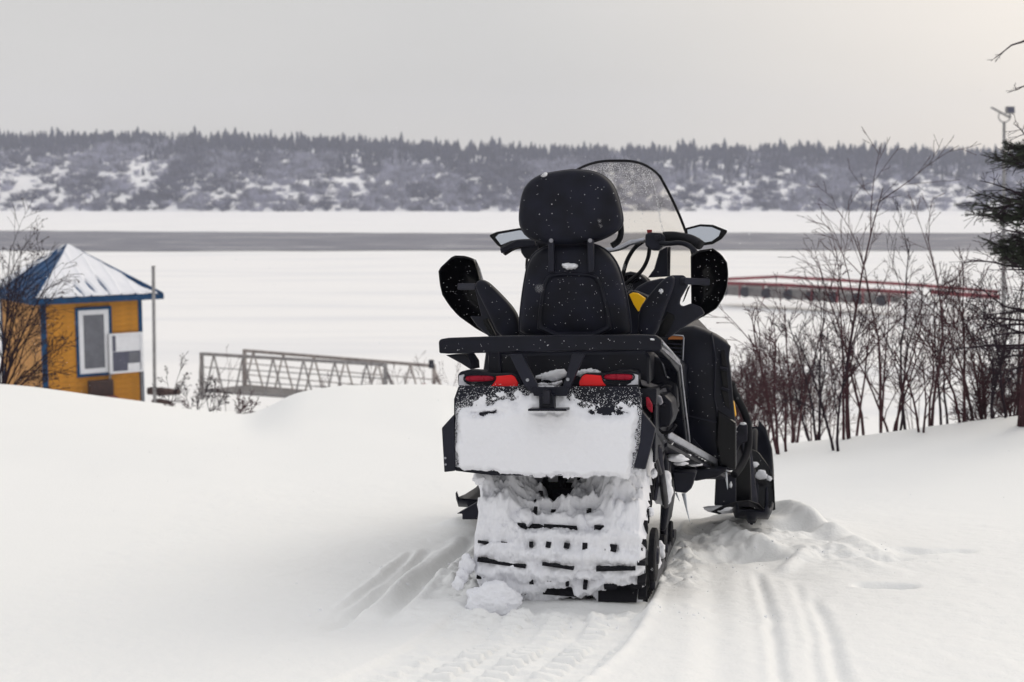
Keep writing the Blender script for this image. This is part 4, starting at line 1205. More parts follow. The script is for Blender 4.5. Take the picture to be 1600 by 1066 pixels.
# bumper tube round the right flank
pipe('side_bumper', [(1143, 600, 1.55), (1147, 612, 1.60), (1157, 632, 1.64), (1166, 650, 1.66), (1169.5, 668, 1.66), (1170, 695, 1.64), (1165, 714, 1.60), (1157, 730, 1.55), (1147, 742, 1.5)], 0.018, 'rubber', sled, sides=12)
slab('bumper_bracket', [(1149, 672), (1156, 662), (1168, 664), (1168, 690), (1156, 696), (1150, 712), (1144, 712)], 1.62, 0.05, 'steel', sled, bevel=0.006)
rock('snow_lump', V(1161, 662, 1.6), 0.010, 'snow', sled, 70, (1.6, 1, 0.6))
# right flank behind the rail: side pods, tail cover, reflector
slab('side_pod', [(1012, 552), (1044, 566), (1058, 578), (1060, 640), (1046, 640), (1018, 610), (1012, 600)], 0.42, 0.7, 'plastic', sled, bevel=0.012)
t_ = TB().tube([V(1032, 557, 0.40), V(1041, 588, 0.405), V(1044, 590, 0.405), V(1056, 590, 0.405)], 0.003, 5)
t_.build('silver_trim', 'alu_dull', sled, smooth=True)
for k in range(4):
    a, b = V(1036 + k * 1.6, 565 + k * 6, 0.405), V(1053, 566 + k * 6, 0.405)
    TB().beam(a, b, 0.008, 0.008).build('pod_rib', 'plastic_grey', sled)
prism('tail_cover', [V(1000, 592, 0.0), V(1041, 606, 0.36), V(1043, 617, 0.37), V(1003, 602, 0.0)], [V(994, 592, 0.03), V(1035, 606, 0.40), V(1036, 617, 0.41), V(996, 602, 0.03)], 'plastic_grey', sled, bevel=0.004)
slab('lower_flank', [(1003, 606), (1040, 618), (1050, 628), (1052, 650), (1046, 668), (1036, 668), (1026, 672), (1012, 652), (1003, 640)], 0.18, 0.30, 'plastic', sled, bevel=0.01)
slab('side_reflector', [(1009, 621), (1013, 621), (1019, 632), (1019, 645), (1015, 643), (1010, 636)], -0.004, 0.02, 'red_dark', sled, bevel=0.002)
slab('pull_handle', [(1026, 616), (1033, 620), (1036, 630), (1031, 634), (1026, 628)], 0.10, 0.02, 'alu_dull', sled, bevel=0.003)
ring = [V(1040, 640, 0.165) + np.array([0.05 * math.cos(a), 0, 0.085 * math.sin(a)]) for a in np.linspace(1.2, 5.6, 16)]
TB().tube(ring, 0.007, 6).build('side_hose', 'rubber', sled, smooth=True)
TB().beam(V(1034, 633, 0.16), V(1057, 641, 0.5), 0.02, 0.008).build('foot_rail', 'steel', sled, bevel=0.001)
prism('fin_edge', [V(1003, 641, -0.05), V(1026, 668, -0.04), V(1044, 690, 0.35), V(1038, 694, 0.35), V(1022, 673, -0.04)], [V(1000, 643, -0.03), V(1023, 670, -0.02), V(1041, 692, 0.37), V(1035, 696, 0.37), V(1019, 675, -0.02)], 'plastic_grey', sled, bevel=0.001)

# ---- skis
def ski(sgn, full=True):
    q = lambda p: np.array([p[0] * sgn, p[1], p[2]])
    xc = 0.66 if full else 0.60
    zb = VF.at(1190, 799, 1.75, 1)[2]
    rows = []
    prof = [(1.32, 0.05, 0.07), (1.40, 0.012, 0.085), (1.60, 0.0, 0.095), (1.90, 0.0, 0.10), (2.12, 0.03, 0.10), (2.28, 0.10, 0.098), (2.38, 0.20, 0.088), (2.43, 0.29, 0.060), (2.44, 0.33, 0.02)]
    for y, dz, hw in prof:
        rows.append([np.array([xc + a * hw, y, zb + dz + b]) for a, b in ((-1, 0.035), (-0.85, 0.0), (-0.3, 0.0), (-0.18, -0.02), (0.18, -0.02), (0.3, 0.0), (0.85, 0.0), (1, 0.035), (0.9, 0.045), (0.75, 0.012), (-0.75, 0.012), (-0.9, 0.045))])
    rows = [[q(p) for p in r] for r in rows]
    o = loft('ski', rows, 'plastic', sled)
    t = TB().tube([q(np.array([xc, y, zb + dz - 0.02])) for y, dz, hw in prof[1:6]], 0.008, 6)
    t.build('ski_runner', 'steel', o)
    lp = [q(np.array([xc, 2.42, zb + 0.30])), q(np.array([xc, 2.34, zb + 0.34])), q(np.array([xc, 2.18, zb + 0.26])), q(np.array([xc, 2.05, zb + 0.10])), q(np.array([xc, 2.0, zb + 0.03]))]
    TB().tube(smooth_line(lp), 0.014, 8).build('ski_loop', 'rubber', o, smooth=True)
    sp = TB().beam(q(np.array([xc - 0.01, 1.72, zb + 0.02])), q(np.array([xc - 0.06, 1.80, zb + 0.36])), 0.055, 0.07)
    sp.build('ski_spindle', 'steel', o, bevel=0.008)
    t = TB().tube([q(np.array([xc - 0.07, 1.80, zb + 0.34])), q(np.array([0.25, 1.7, zb + 0.42]))], 0.02, 8).tube([q(np.array([xc - 0.07, 1.78, zb + 0.15])), q(np.array([0.2, 1.7, zb + 0.26]))], 0.018, 8)
    t.build('front_arms', 'steel', sled, smooth=True)
    t = TB()
    t.tube([q(np.array([xc - 0.10, 1.75, zb + 0.20])), q(np.array([0.32, 1.78, zb + 0.62]))], 0.022, 10)
    t.build('shock_absorber', 'steel', sled, smooth=True)
    return o
sk = ski(1)
ski(-1, False)
# flared flotation plate on the right ski, turned up at the tip
prism('ski_flare', [V(1171, 700, 1.95), V(1186, 707, 1.95), V(1202, 729, 1.90), V(1210, 754, 1.85), V(1212, 797, 1.78), V(1198, 800, 1.76), V(1190, 792, 1.78), V(1160, 784, 1.8), V(1158, 740, 1.86)],
      [V(1171, 700, 2.0), V(1185, 709, 2.0), V(1199, 731, 1.95), V(1206, 755, 1.90), V(1207, 797, 1.83), V(1194, 800, 1.81), V(1186, 792, 1.83), V(1160, 784, 1.85), V(1160, 740, 1.91)], 'gloss', sk, bevel=0.004)
for L in ([(1175, 722, 1.9), (1183, 752, 1.86), (1183, 788, 1.77)], [(1196, 735, 1.9), (1198, 760, 1.85), (1198, 796, 1.755)], [(1166, 735, 1.9), (1167, 780, 1.79)]):
    TB().tube([V(*p) for p in L], 0.008, 6).build('ski_rib', 'plastic_grey', sk, smooth=True)
slab('mud_guard', [(1118, 746), (1124, 738), (1142, 742), (1150, 745), (1150, 788), (1128, 792), (1116, 790)], 1.52, 0.05, 'plastic_grey', sled, bevel=0.006)
slab('spindle_cover', [(1145, 742), (1160, 716), (1172, 712), (1175, 786), (1146, 786)], 1.66, 0.10, 'gloss', sled, bevel=0.008)
prism('ski_tail', [V(1110, 800, 1.45), V(1126, 792, 1.45), V(1146, 785, 1.5), V(1170, 782, 1.55), V(1186, 788, 1.6), V(1197, 799, 1.65), V(1190, 803, 1.65), V(1170, 792, 1.55), V(1146, 794, 1.5), V(1124, 804, 1.45)],
      [V(1112, 800, 1.75), V(1128, 790, 1.75), V(1148, 783, 1.8), V(1170, 780, 1.85), V(1186, 786, 1.9), V(1196, 797, 1.95), V(1190, 801, 1.95), V(1170, 792, 1.85), V(1146, 794, 1.8), V(1126, 802, 1.75)], 'rubber', sk, bevel=0.003)
for k, (px, py, y, r, sq) in enumerate([(1190, 742, 1.82, 0.028, (1.0, 0.25, 0.8)), (1124, 796, 1.50, 0.05, (1.4, 1, 0.35)), (1202, 748, 1.8, 0.012, (1, 0.4, 1)), (1178, 726, 1.86, 0.022, (1.2, 0.4, 0.6)), (1142, 758, 1.48, 0.008, (0.8, 0.6, 1.6))]):
    rock('snow_lump', V(px, py, y), r, 'snow', sled, k + 80, sq)
# flakes that have settled on the dark surfaces facing back
sp = TB(); rg = random.Random(21)
def specks(px, y, n, jit=0.01):
    poly = Vs(px, y); xs_ = [p[0] for p in poly]; zs_ = [p[2] for p in poly]
    for _ in range(n):
        x, z = rg.uniform(min(xs_), max(xs_)), rg.uniform(min(zs_), max(zs_))
        ins = False; j = len(poly) - 1
        for i in range(len(poly)):
            if (poly[i][2] > z) != (poly[j][2] > z) and x < (poly[j][0] - poly[i][0]) * (z - poly[i][2]) / (poly[j][2] - poly[i][2]) + poly[i][0]: ins = not ins
            j = i
        if ins: crumb(sp, np.array([x, y - rg.random() * jit, z]), rg.uniform(0.0006, 0.0016) * (1.6 if rg.random() < 0.1 else 1), rg)
specks([(822, 372), (816, 300), (850, 272), (935, 272), (962, 300), (968, 350), (935, 374)], 0.31, 50)
specks([(818, 520), (826, 420), (850, 392), (935, 392), (968, 430), (978, 520)], 0.335, 110)
specks([(690, 440), (708, 404), (738, 408), (748, 440), (760, 505), (720, 490)], 0.64, 60, 0.06)
specks([(750, 440), (790, 480), (808, 520), (785, 522)], 0.42, 28)
specks([(1084, 405), (1112, 392), (1132, 410), (1134, 450), (1118, 480), (1084, 470)], 0.64, 50, 0.06)
specks([(1002, 520), (1004, 485), (1045, 435), (1050, 450), (1025, 520)], 0.42, 30)
specks([(690, 532), (1030, 528), (1030, 545), (690, 550)], -0.065, 60)
specks([(770, 556), (1010, 554), (1010, 578), (770, 580)], 0.08, 40)
specks([(1072, 530), (1124, 540), (1140, 690), (1078, 660)], 1.10, 45)
tag(sp.build('settled_flakes', 'snow', sled, recalc=False), kind='stuff')
# block of snow pushed up at the left of the track
blk = rock('snow_block', (0, 0, 0), 0.082, 'snow', None, 93, (1.1, 0.8, 0.85), sub=6, amp=0.26)
p = P(770, 940, 4.87); blk.location = Vector([float(a) for a in p])
tag(blk, 'rough white block of snow against the lower left of the track', 'snow block')
for k, (px, py, Y, r) in enumerate([(722, 900, 4.95, 0.022), (730, 882, 5.0, 0.03), (716, 912, 4.9, 0.02)]):
    o = rock('snow_chunk', (0, 0, 0), r, 'snow', None, k + 95, (1, 1, 1.2), amp=0.4)
    o.location = Vector([float(a) for a in P(px, py, Y)])
    tag(o, ['small snow chunk leaning beside the left edge of the track', 'largest loose snow chunk just above the others left of the track', 'lowest small snow chunk left of the track'][k], 'snow chunk')

# ------------------------------------------------------------------ shed (local: x along the front wall, y into the shed)
c0 = P(68, 540, 32.5)
SH = Frame((c0[0], c0[1], -3.75), math.radians(-36.4))
shed = empty('shed', SH)
tag(shed, 'small ochre shed with blue trim and a snow-covered blue hip roof', 'shed')
S = lambda px, py, y=0.0: SH.at(px, py, y, 1)
Wd, Dp = 2.34, 3.05
ez = S(145, 465)[2]
TB().box(0.02, Wd - 0.02, 0.02, Dp - 0.02, 0, ez).build('core_wall', 'ochre', shed)
nb = int(ez / 0.125) + 1
wins = (S(119, 530)[0], S(173, 530)[0], S(145, 592)[2], S(145, 477)[2])
mesh_cache = {}
def board_at(x0, x1, z, side):
    key = (round(x1 - x0, 3), side)
    if key not in mesh_cache:
        L = x1 - x0
        tb = TB()
        if side == 'f': tb.hexa([(0, -0.022, 0), (L, -0.022, 0), (L, 0.018, 0), (0, 0.018, 0), (0, -0.006, 0.12), (L, -0.006, 0.12), (L, 0.018, 0.12), (0, 0.018, 0.12)])
        else: tb.hexa([(-0.022, 0, 0), (0.018, 0, 0), (0.018, L, 0), (-0.022, L, 0), (-0.006, 0, 0.12), (0.018, 0, 0.12), (0.018, L, 0.12), (-0.006, L, 0.12)])
        me = bpy.data.meshes.new('wall_board'); me.from_pydata([tuple(map(float, p)) for p in tb.v], [], tb.f)
        me.materials.append(M['ochre' if side == 'f' else 'ochre_side']); mesh_cache[key] = me
    o = bpy.data.objects.new('wall_board', mesh_cache[key]); COL.objects.link(o); o.parent = shed
    o.location = (x0, 0, z) if side == 'f' else (0, x0, z)
for k in range(nb):
    z = k * 0.125
    if z + 0.12 > ez: break
    if z + 0.12 > wins[2] and z < wins[3]:
        board_at(0.0, wins[0] + 0.02, z, 'f'); board_at(wins[1] - 0.02, Wd, z, 'f')
    else: board_at(0.0, Wd, z, 'f')
    board_at(0.0, Dp, z, 's')
for x, y, w, d in ((0, 0, 0.11, 0.11), (Wd, 0, 0.10, 0.10), (0, Dp, 0.10, 0.10), (Wd, Dp, 0.1, 0.1)):
    TB().box(x - (0.035 if x == 0 else w - 0.035), x + (w - 0.035 if x == 0 else 0.035), y - (0.035 if y == 0 else d - 0.035), y + (d - 0.035 if y == 0 else 0.035), 0, ez).build('corner_trim', 'blue', shed, bevel=0.006)
# roof: hipped, ribbed metal, snow on the front and right slopes
ov = 0.30; ov2 = 0.44
apx = np.array([Wd / 2, Dp / 2, SH.at(114, 384, Dp / 2, 1)[2]])
E0 = [np.array([-ov, -ov, ez + 0.03]), np.array([Wd + ov2, -ov, ez + 0.03]), np.array([Wd + ov2, Dp + ov, ez + 0.03]), np.array([-ov, Dp + ov, ez + 0.03])]
dn = np.array([0, 0, -0.04])
rf = mesh_obj('roof', [tuple(p) for p in E0] + [tuple(p + dn) for p in E0] + [tuple(apx), tuple(apx + dn)],
              [(0, 1, 8), (1, 2, 8), (2, 3, 8), (3, 0, 8), (4, 9, 5), (5, 9, 6), (6, 9, 7), (7, 9, 4), (0, 4, 5, 1), (1, 5, 6, 2), (2, 6, 7, 3), (3, 7, 4, 0)], 'blue_roof', shed)
t = TB().box(-ov - 0.03, Wd + ov2 + 0.03, -ov - 0.03, -ov, ez - 0.09, ez + 0.04).box(-ov - 0.03, -ov, -ov, Dp + ov, ez - 0.09, ez + 0.04)
t.box(Wd + ov2, Wd + ov2 + 0.03, -ov, Dp + ov, ez - 0.09, ez + 0.04).box(-ov, Wd + ov2, -ov, 0.0, ez - 0.085, ez - 0.07)
t.build('fascia', 'blue', rf, bevel=0.004)
for e in E0:
    TB().tube([e + np.array([0, 0, 0.012]), apx + np.array([0, 0, 0.012])], 0.035, 6).build('hip_cap', 'blue_roof', rf, smooth=True)
def rib_on(A, B, u):
    """a standing seam running up the slope between eave corners A and B"""
    base = A * (1 - u) + B * u
    mid = (A + B) / 2
    k = 1 - abs(u - 0.5) * 2
    top = base + (apx - mid) * k * 0.995
    up = np.array([0, 0, 0.018])
    TB().beam(base + up, top + up, 0.022, 0.034).build('roof_seam', 'blue_roof', rf)
for A, B in ((E0[0], E0[1]), (E0[3], E0[0]), (E0[1], E0[2])):
    for u in np.linspace(0.10, 0.90, 8): rib_on(A, B, u)
def roof_snow(A, B, fn, seed, th=0.055):
    N_, M_ = 110, 60
    mid = (A + B) / 2; sl = apx - mid
    nrm = np.cross(B - A, sl); nrm /= np.linalg.norm(nrm)
    if nrm[2] < 0: nrm = -nrm
    v, f = [], []
    for j in range(M_):
        t_v = j / (M_ - 1)
        for i in range(N_):
            u0 = i / (N_ - 1)
            u = 0.5 + (u0 - 0.5) * (1 - t_v * 0.985)
            p = A * (1 - u) + B * u
            p = mid + (p - mid) + sl * t_v
            h = fn(u, t_v, u0)
            v.append(p + nrm * h)
    for j in range(M_ - 1):
        for i in range(N_ - 1): f.append((j * N_ + i, j * N_ + i + 1, (j + 1) * N_ + i + 1, (j + 1) * N_ + i))
    return mesh_obj('roof_snow', v, f, 'snow', rf, smooth=True, recalc=False)
def f_front(u, t, u0):
    n = float(fbm(np.array([u * 9]), np.array([t * 6 + 2]), 3)[0])
    h = 0.052 + 0.014 * n + 0.016 * max(0, math.cos(2 * math.pi * (u - 0.10) / (0.8 / 7))) ** 6
    ed = min(u0, 1 - u0) * 12
    h *= min(1, ed + 0.1) if ed < 1 else 1
    h -= 0.10 * math.exp(-((t - 0.02) / 0.02) ** 2) * (0.55 if n > 0 else 0.2)
    for uc, t0, t1 in ((0.375, 0.02, 0.26), (0.475, 0.06, 0.32), (0.575, 0.02, 0.36)):
        tc_ = (t - t0) / (t1 - t0)
        if 0 < tc_ < 1:
            h -= 0.15 * math.exp(-((u - uc + 0.03 * (tc_ - 0.5)) / (0.009 * (0.4 + math.sin(math.pi * tc_)))) ** 2)
    for uc, tcx in ((0.86, 0.20), (0.82, 0.26), (0.79, 0.31), (0.89, 0.14)):
        h -= 0.09 * math.exp(-(((u0 - 0.97) / 0.03) ** 2 + ((t - tcx) / 0.05) ** 2))
    return max(h, -0.02)
roof_snow(E0[0], E0[1], f_front, 1)
def f_right(u, t, u0):
    n = float(fbm(np.array([u * 7 + 4]), np.array([t * 6 + 2]), 3)[0])
    return max(0.05 + 0.02 * n - 0.10 * (1 if t < 0.05 else 0) - 0.05 * (u0 < 0.04), -0.02)
roof_snow(E0[1], E0[2], f_right, 2)
def f_left(u, t, u0):
    n = float(fbm(np.array([u * 9 + 14]), np.array([t * 7 + 8]), 3)[0])
    top = 0.08 * float(sstep(0.25, 0.05, np.array([u0]))[0]) + 0.02 * n
    return max(top - 0.02 - 0.03 * abs(math.sin(u * 40)), -0.02)
roof_snow(E0[3], E0[0], f_left, 3)
# window with blue outer trim and white frame
a, b = S(120, 590), S(173, 478)
wf = TB()
def frame_box(x0, x1, z0, z1, w, y0, y1):
    t = TB(); t.box(x0, x1, y0, y1, z1 - w, z1); t.box(x0, x1, y0, y1, z0, z0 + w); t.box(x0, x0 + w, y0, y1, z0 + w, z1 - w); t.box(x1 - w, x1, y0, y1, z0 + w, z1 - w); return t
win = frame_box(a[0], b[0], a[2], b[2], 0.07, -0.045, 0.02).build('window', 'blue', shed, bevel=0.004)
frame_box(a[0] + 0.07, b[0] - 0.07, a[2] + 0.07, b[2] - 0.07, 0.115, -0.035, 0.02).build('frame', 'white_paint', win, bevel=0.006)
TB().box(a[0] + 0.18, b[0] - 0.18, -0.012, 0.015, a[2] + 0.18, b[2] - 0.18).build('pane', 'curtain', win)
a, b = S(137, 622), S(172, 590)
TB().box(a[0], b[0], -0.22, -0.03, max(a[2], 0.02) - 0.3, b[2] - 0.03).build('porch_box', 'brown', shed, bevel=0.01)
TB().box(a[0] - 0.12, b[0], -0.5, -0.22, -0.2, S(150, 618)[2]).build('step', 'maroon', shed, bevel=0.01)
# notice board on two thin posts just in front of the wall
y = -0.12
a, b = SH.at(173, 583, y), SH.at(221, 520, y)
nb_ = empty('notice_board', Frame(SH.O + SH.R.T @ np.array([a[0], y, 0.0]), math.radians(-36.4)))
w = b[0] - a[0]; hz0, hz1 = a[2], b[2]
tag(nb_, 'white framed notice board with slate and white panels right of the shed window', 'notice board')
TB().box(0, w, 0, 0.03, hz0, hz1).build('backing', 'white_paint', nb_, bevel=0.004)
X = lambda px: SH.at(px, 550, y)[0] - a[0]
Z = lambda py: SH.at(197, py, y)[2]
TB().box(X(176), X(219), -0.008, -0.001, Z(581.5), Z(549)).build('slate_panel', 'dark_panel', nb_)
TB().box(X(176), X(181), -0.008, -0.001, Z(548), Z(523)).build('slate_panel', 'dark_panel', nb_)
TB().box(X(199), X(218), -0.016, -0.009, Z(581), Z(568)).build('paper', 'white_paint', nb_)
TB().box(X(201), X(217), -0.014, -0.009, Z(566), Z(551)).build('paper', 'curtain', nb_)
t = frame_box(-0.02, w + 0.02, hz0 - 0.02, hz1 + 0.02, 0.05, -0.03, 0.035).build('board_frame', 'white_paint', nb_, bevel=0.003)
for x_ in (0.0, w):
    TB().box(x_ - 0.02, x_ + 0.02, 0.036, 0.07, -0.3, hz1).build('post', 'galv', nb_, bevel=0.003)
# lone pole right of the shed
Yp = 31.0
p0 = P(242, 640, Yp); p1 = P(239.5, 417, Yp)
pl = empty('metal_pole', loc=(p0[0], p0[1], p0[2]))
tag(pl, 'plain grey metal pole standing in the snow right of the shed', 'pole')
d = p1 - p0
TB().tube([np.zeros(3) - d * 0.1, d], 0.038, 12).build('shaft', 'galv', pl, smooth=True)
TB().tube([d, d + np.array([0, 0, 0.02])], 0.045, 12).build('cap', 'galv', pl)
# snow-dusted logs beside it
for k, (x0, y0, x1, y1, r) in enumerate([(231, 611, 281, 613, 0.10), (240, 628, 266, 630, 0.09)]):
    a, b = P(x0, y0, 31.5), P(x1, y1, 31.9)
    o = TB().tube([a, a * 0.6 + b * 0.4, b], [r * 0.8, r, r * 0.6], 9).build('driftwood_log', 'brown', None, smooth=True)
    tag(o, ['upper brown driftwood log lying behind the grey pole', 'lower short brown log at the foot of the grey pole'][k], 'log')

# ------------------------------------------------------------------ gangway lying behind the snowbank
Lt0, Lt1 = P(315, 553, 39.0), P(602, 570, 36.6)
Rt0, Rt1 = P(382, 548, 40.6), P(678, 572, 37.8)
gw = empty('gangway', loc=tuple((Lt0 + Lt1) / 2 - np.array([0, 0, 1.1])))
org = np.array(gw.location)
tag(gw, 'grey aluminium gangway with open truss railings half buried behind the snowbank', 'gangway')
def truss(A, B, h, npan, m, phase, ends):
    A, B = A - org, B - org
    dnv = np.array([0, 0, -h])
    ax = (B - A) / np.linalg.norm(B - A)
    tr = TB().beam(A, B, 0.075, 0.085).build('top_rail', m, gw, bevel=0.004)
    TB().beam(A + dnv, B + dnv, 0.08, 0.08).build('bottom_rail', m, gw, bevel=0.004)
    for fr_ in (0.36, 0.68):
        TB().tube([A + dnv * fr_, B + dnv * fr_], 0.016, 6).build('mid_rail', m, gw, smooth=True)
    for k in range(npan):
        u0 = (k + phase) / npan; u1 = (k + phase + 0.30) / npan; um = (k + phase - 0.30) / npan
        if 0 <= u0 <= 1:
            T_ = A + (B - A) * u0
            for uu in (u1, um):
                if 0 <= uu <= 1:
                    TB().beam(T_, A + (B - A) * uu + dnv, 0.034, 0.036).build('diagonal', m, gw)
    for T_ in ends:
        q = A if T_ == 0 else B
        TB().beam(q + np.array([0, 0, 0.04]), q + dnv * 1.25, 0.09, 0.09).build('end_post', m, gw, bevel=0.005)
        q2 = q + ax * (0.22 if T_ else -0.05)
        TB().beam(q + dnv * 0.1, q2 + dnv * 0.55, 0.07, 0.07).build('end_brace', m, gw, bevel=0.005)
        TB().beam(q2 + dnv * 0.5, q2 + dnv * 1.25, 0.07, 0.07).build('end_brace', m, gw, bevel=0.005)
truss(Lt0, Lt1, 1.02, 6, 'galv', 0.42, (0, 1))
truss(Rt0, Rt1, 1.02, 6, 'galv_warm', 0.30, (0, 1))
A, B, C_, D_ = Lt0 - org, Lt1 - org, Rt1 - org, Rt0 - org
h_ = np.array([0, 0, -1.0]); h2 = np.array([0, 0, -1.05])
TB().hexa([A + h2, B + h2, C_ + h2, D_ + h2, A + h_, B + h_, C_ + h_, D_ + h_]).build('deck', 'dock', gw)
cp_ = P(674, 566, 37.7) - org
TB().tube([cp_ + np.array([0, 0, -0.16]), cp_ + np.array([0, 0, 0.06])], 0.075, 12).build('black_cap', 'tyre', gw, bevel=0.01)
fl = P(662, 603.5, 37.3)
o = TB().tube([fl + np.array([-0.09, 0, 0]), fl + np.array([-0.05, 0, 0]), fl + np.array([0.05, 0, 0]), fl + np.array([0.09, 0, 0])], [0.03, 0.07, 0.07, 0.03], 12).build('red_float', 'rail_red', None, smooth=True)
tag(o, 'small red float on the snow at the right end of the gangway', 'float')

# ------------------------------------------------------------------ floating dock with red railings out on the ice
dk = empty('floating_dock', loc=(float(P(1280, 465, 92)[0]), 92.0, RIVER))
od = np.array(dk.location)
tag(dk, 'long floating dock with red pipe railings frozen into the river ice behind the shrubs', 'dock')
def line_at(px, py, Y): return P(px, py, Y) - od
near = [line_at(1120, 442, 94.5), line_at(1230, 446, 93), line_at(1330, 452, 90), line_at(1432, 458, 86)]
far_ = [line_at(1120, 437, 101), line_at(1215, 432.5, 99), line_at(1330, 439, 94), line_at(1440, 446, 90), line_at(1558, 456, 85)]
near2 = [line_at(1455, 456, 86.5), line_at(1500, 460, 85.5), line_at(1562, 464, 84.5)]
TB().tube(near, 0.13, 8).build('near_rail', 'rail_red', dk, smooth=True)
TB().tube([p + np.array([0, 0, -0.26]) for p in near], 0.05, 6).build('lower_rail', 'rail_red', dk, smooth=True)
TB().tube(far_, 0.11, 8).build('far_rail', 'rail_red', dk, smooth=True)
TB().tube(near2, 0.15, 8).build('near_rail', 'rail_red', dk, smooth=True)
for k in range(9):
    u = k / 8; p = near[0] * (1 - u) + near[-1] * u
    TB().beam(p + np.array([0, 0, 0.0]), p + np.array([0, 0, -0.9]), 0.09, 0.09).build('rail_post', 'rail_red', dk)
for k in range(8):
    u0 = k / 8 + 0.004; u1 = (k + 1) / 8 - 0.012
    a = line_at(1128, 444, 94.5) * (1 - u0) + line_at(1412, 461, 86.5) * u0; b = line_at(1128, 444, 94.5) * (1 - u1) + line_at(1412, 461, 86.5) * u1
    hgt = 0.72 if k < 7 else 0.5
    bk = np.array([0.5, 1.9, 0])
    t = TB().hexa([a + (0, 0, -hgt), b + (0, 0, -hgt), b + bk + (0, 0, -hgt), a + bk + (0, 0, -hgt), a + (0, 0, -0.12), b + (0, 0, -0.12), b + bk + (0, 0, -0.12), a + bk + (0, 0, -0.12)])
    o = t.build('dock_section', 'dock', dk, bevel=0.02)
    q = a * 0.92 + b * 0.08
    TB().tube([q + np.array([0, -0.16, -0.42]), q + np.array([0, 0.02, -0.42])], 0.36, 14).build('bumper_tyre', 'tyre', dk)
# wedge-shaped snow pile near its end
o = rock('snow_pile', (0, 0, 0), 1.3, 'snow_far', None, 41, (1.0, 0.8, 1.1), amp=0.2)
o.location = Vector([float(a) for a in P(1442, 468, 84)]); o.location.z = RIVER + 0.3
tag(o, 'pointed snow pile at the right end of the red-railed dock', 'snow pile')

# ------------------------------------------------------------------ flood light mast on the right
Yl = 30.0
b0 = P(1569, 600, Yl); t0 = P(1569, 190, Yl)
lm = empty('flood_light_mast', loc=(b0[0], b0[1], b0[2] - 0.6))
ol = np.array(lm.location)
tag(lm, 'thin grey mast with a floodlight and a ring bracket rising above the spruce', 'light mast')
TB().tube([np.zeros(3), t0 - ol], [0.055, 0.03], 10).build('mast', 'galv', lm, smooth=True)
c = P(1569.5, 182, Yl) - ol
TB().tube([c + np.array([0.125 * math.sin(a), 0, 0.12 * math.cos(a)]) for a in np.linspace(0.9, 2 * math.pi - 0.9, 22)], 0.013, 6).build('ring_bracket', 'galv', lm, smooth=True)
a, b = P(1572, 177.5, Yl) - ol, P(1585, 166.5, Yl) - ol
hd = TB().hexa([(a[0], a[1] - 0.06, a[2]), (b[0], a[1] - 0.06, a[2]), (b[0], a[1] + 0.06, a[2]), (a[0], a[1] + 0.06, a[2]), (a[0], a[1] - 0.03, b[2]), (b[0], a[1] - 0.03, b[2]), (b[0], a[1] + 0.09, b[2]), (a[0], a[1] + 0.09, b[2])]).build('floodlight', 'galv', lm, bevel=0.008)
TB().hexa([(a[0] + .02, a[1] - 0.066, a[2] + .02), (b[0] - .02, a[1] - 0.066, a[2] + .02), (b[0] - .02, a[1] - 0.05, a[2] + .02), (a[0] + .02, a[1] - 0.05, a[2] + .02), (a[0] + .02, a[1] - 0.046, b[2] - .02), (b[0] - .02, a[1] - 0.046, b[2] - .02), (b[0] - .02, a[1] - 0.03, b[2] - .02), (a[0] + .02, a[1] - 0.03, b[2] - .02)]).build('lamp_glass', 'dark_panel', hd)
TB().beam(P(1549, 168, Yl) - ol, P(1578, 184, Yl) - ol, 0.14, 0.02).build('side_panel', 'galv', lm)
TB().beam(P(1578, 178, Yl) - ol, P(1578, 186, Yl) - ol, 0.03, 0.03).build('lamp_bracket', 'galv', lm)
# ------------------------------------------------------------------ bare shrubs and saplings
def grow(tb, p, d, L, r, lev, rg, leaves=None, up=0.25, kids=5, wob=0.10, sides=4):
    n = 6 if lev == 0 else (5 if lev == 1 else 3)
    pts = [p]; dirs = []
    q = p.copy(); dd = d / np.linalg.norm(d)
    for i in range(n):
        dd = dd + np.array([rg.gauss(0, wob), rg.gauss(0, wob), rg.gauss(0, wob * 0.6) + up * 0.12])
        dd /= np.linalg.norm(dd)
        q = q + dd * L / n
        pts.append(q); dirs.append(dd)
    rr = [max(r * (1 - 0.78 * i / n), 0.0021) for i in range(n + 1)]
    tb.tube(pts, rr, sides if lev < 2 else 3, cap=False)
    if leaves is not None and lev >= 1 and rg.random() < 0.5:
        c = pts[-1]; s = rg.uniform(0.012, 0.03)
        leaves.append((c, s))
    if lev >= 3 or L < 0.05: return
    nk = kids if lev == 0 else (max(3, kids - 1) if lev == 1 else 2)
    for k in range(nk):
        t = 0.22 + 0.75 * (k + rg.random()) / nk
        i = min(int(t * n), n - 1); f_ = t * n - i
        b = pts[i] * (1 - f_) + pts[i + 1] * f_
        a = rg.random() * 6.283; ang = rg.uniform(0.35, 0.85)
        ref = np.array([1, 0, 0]) if abs(dirs[i][0]) < 0.8 else np.array([0, 1, 0])
        u = np.cross(dirs[i], ref); u /= np.linalg.norm(u); w = np.cross(dirs[i], u)
        nd = dirs[i] * math.cos(ang) + (u * math.cos(a) + w * math.sin(a)) * math.sin(ang)
        nd[2] += up * 0.5
        grow(tb, b, nd, L * rg.uniform(0.34, 0.66) * (1.15 - 0.65 * t), max(r * 0.45 * (1.1 - 0.5 * t), 0.0020), lev + 1, rg, leaves, up, kids, wob, sides)
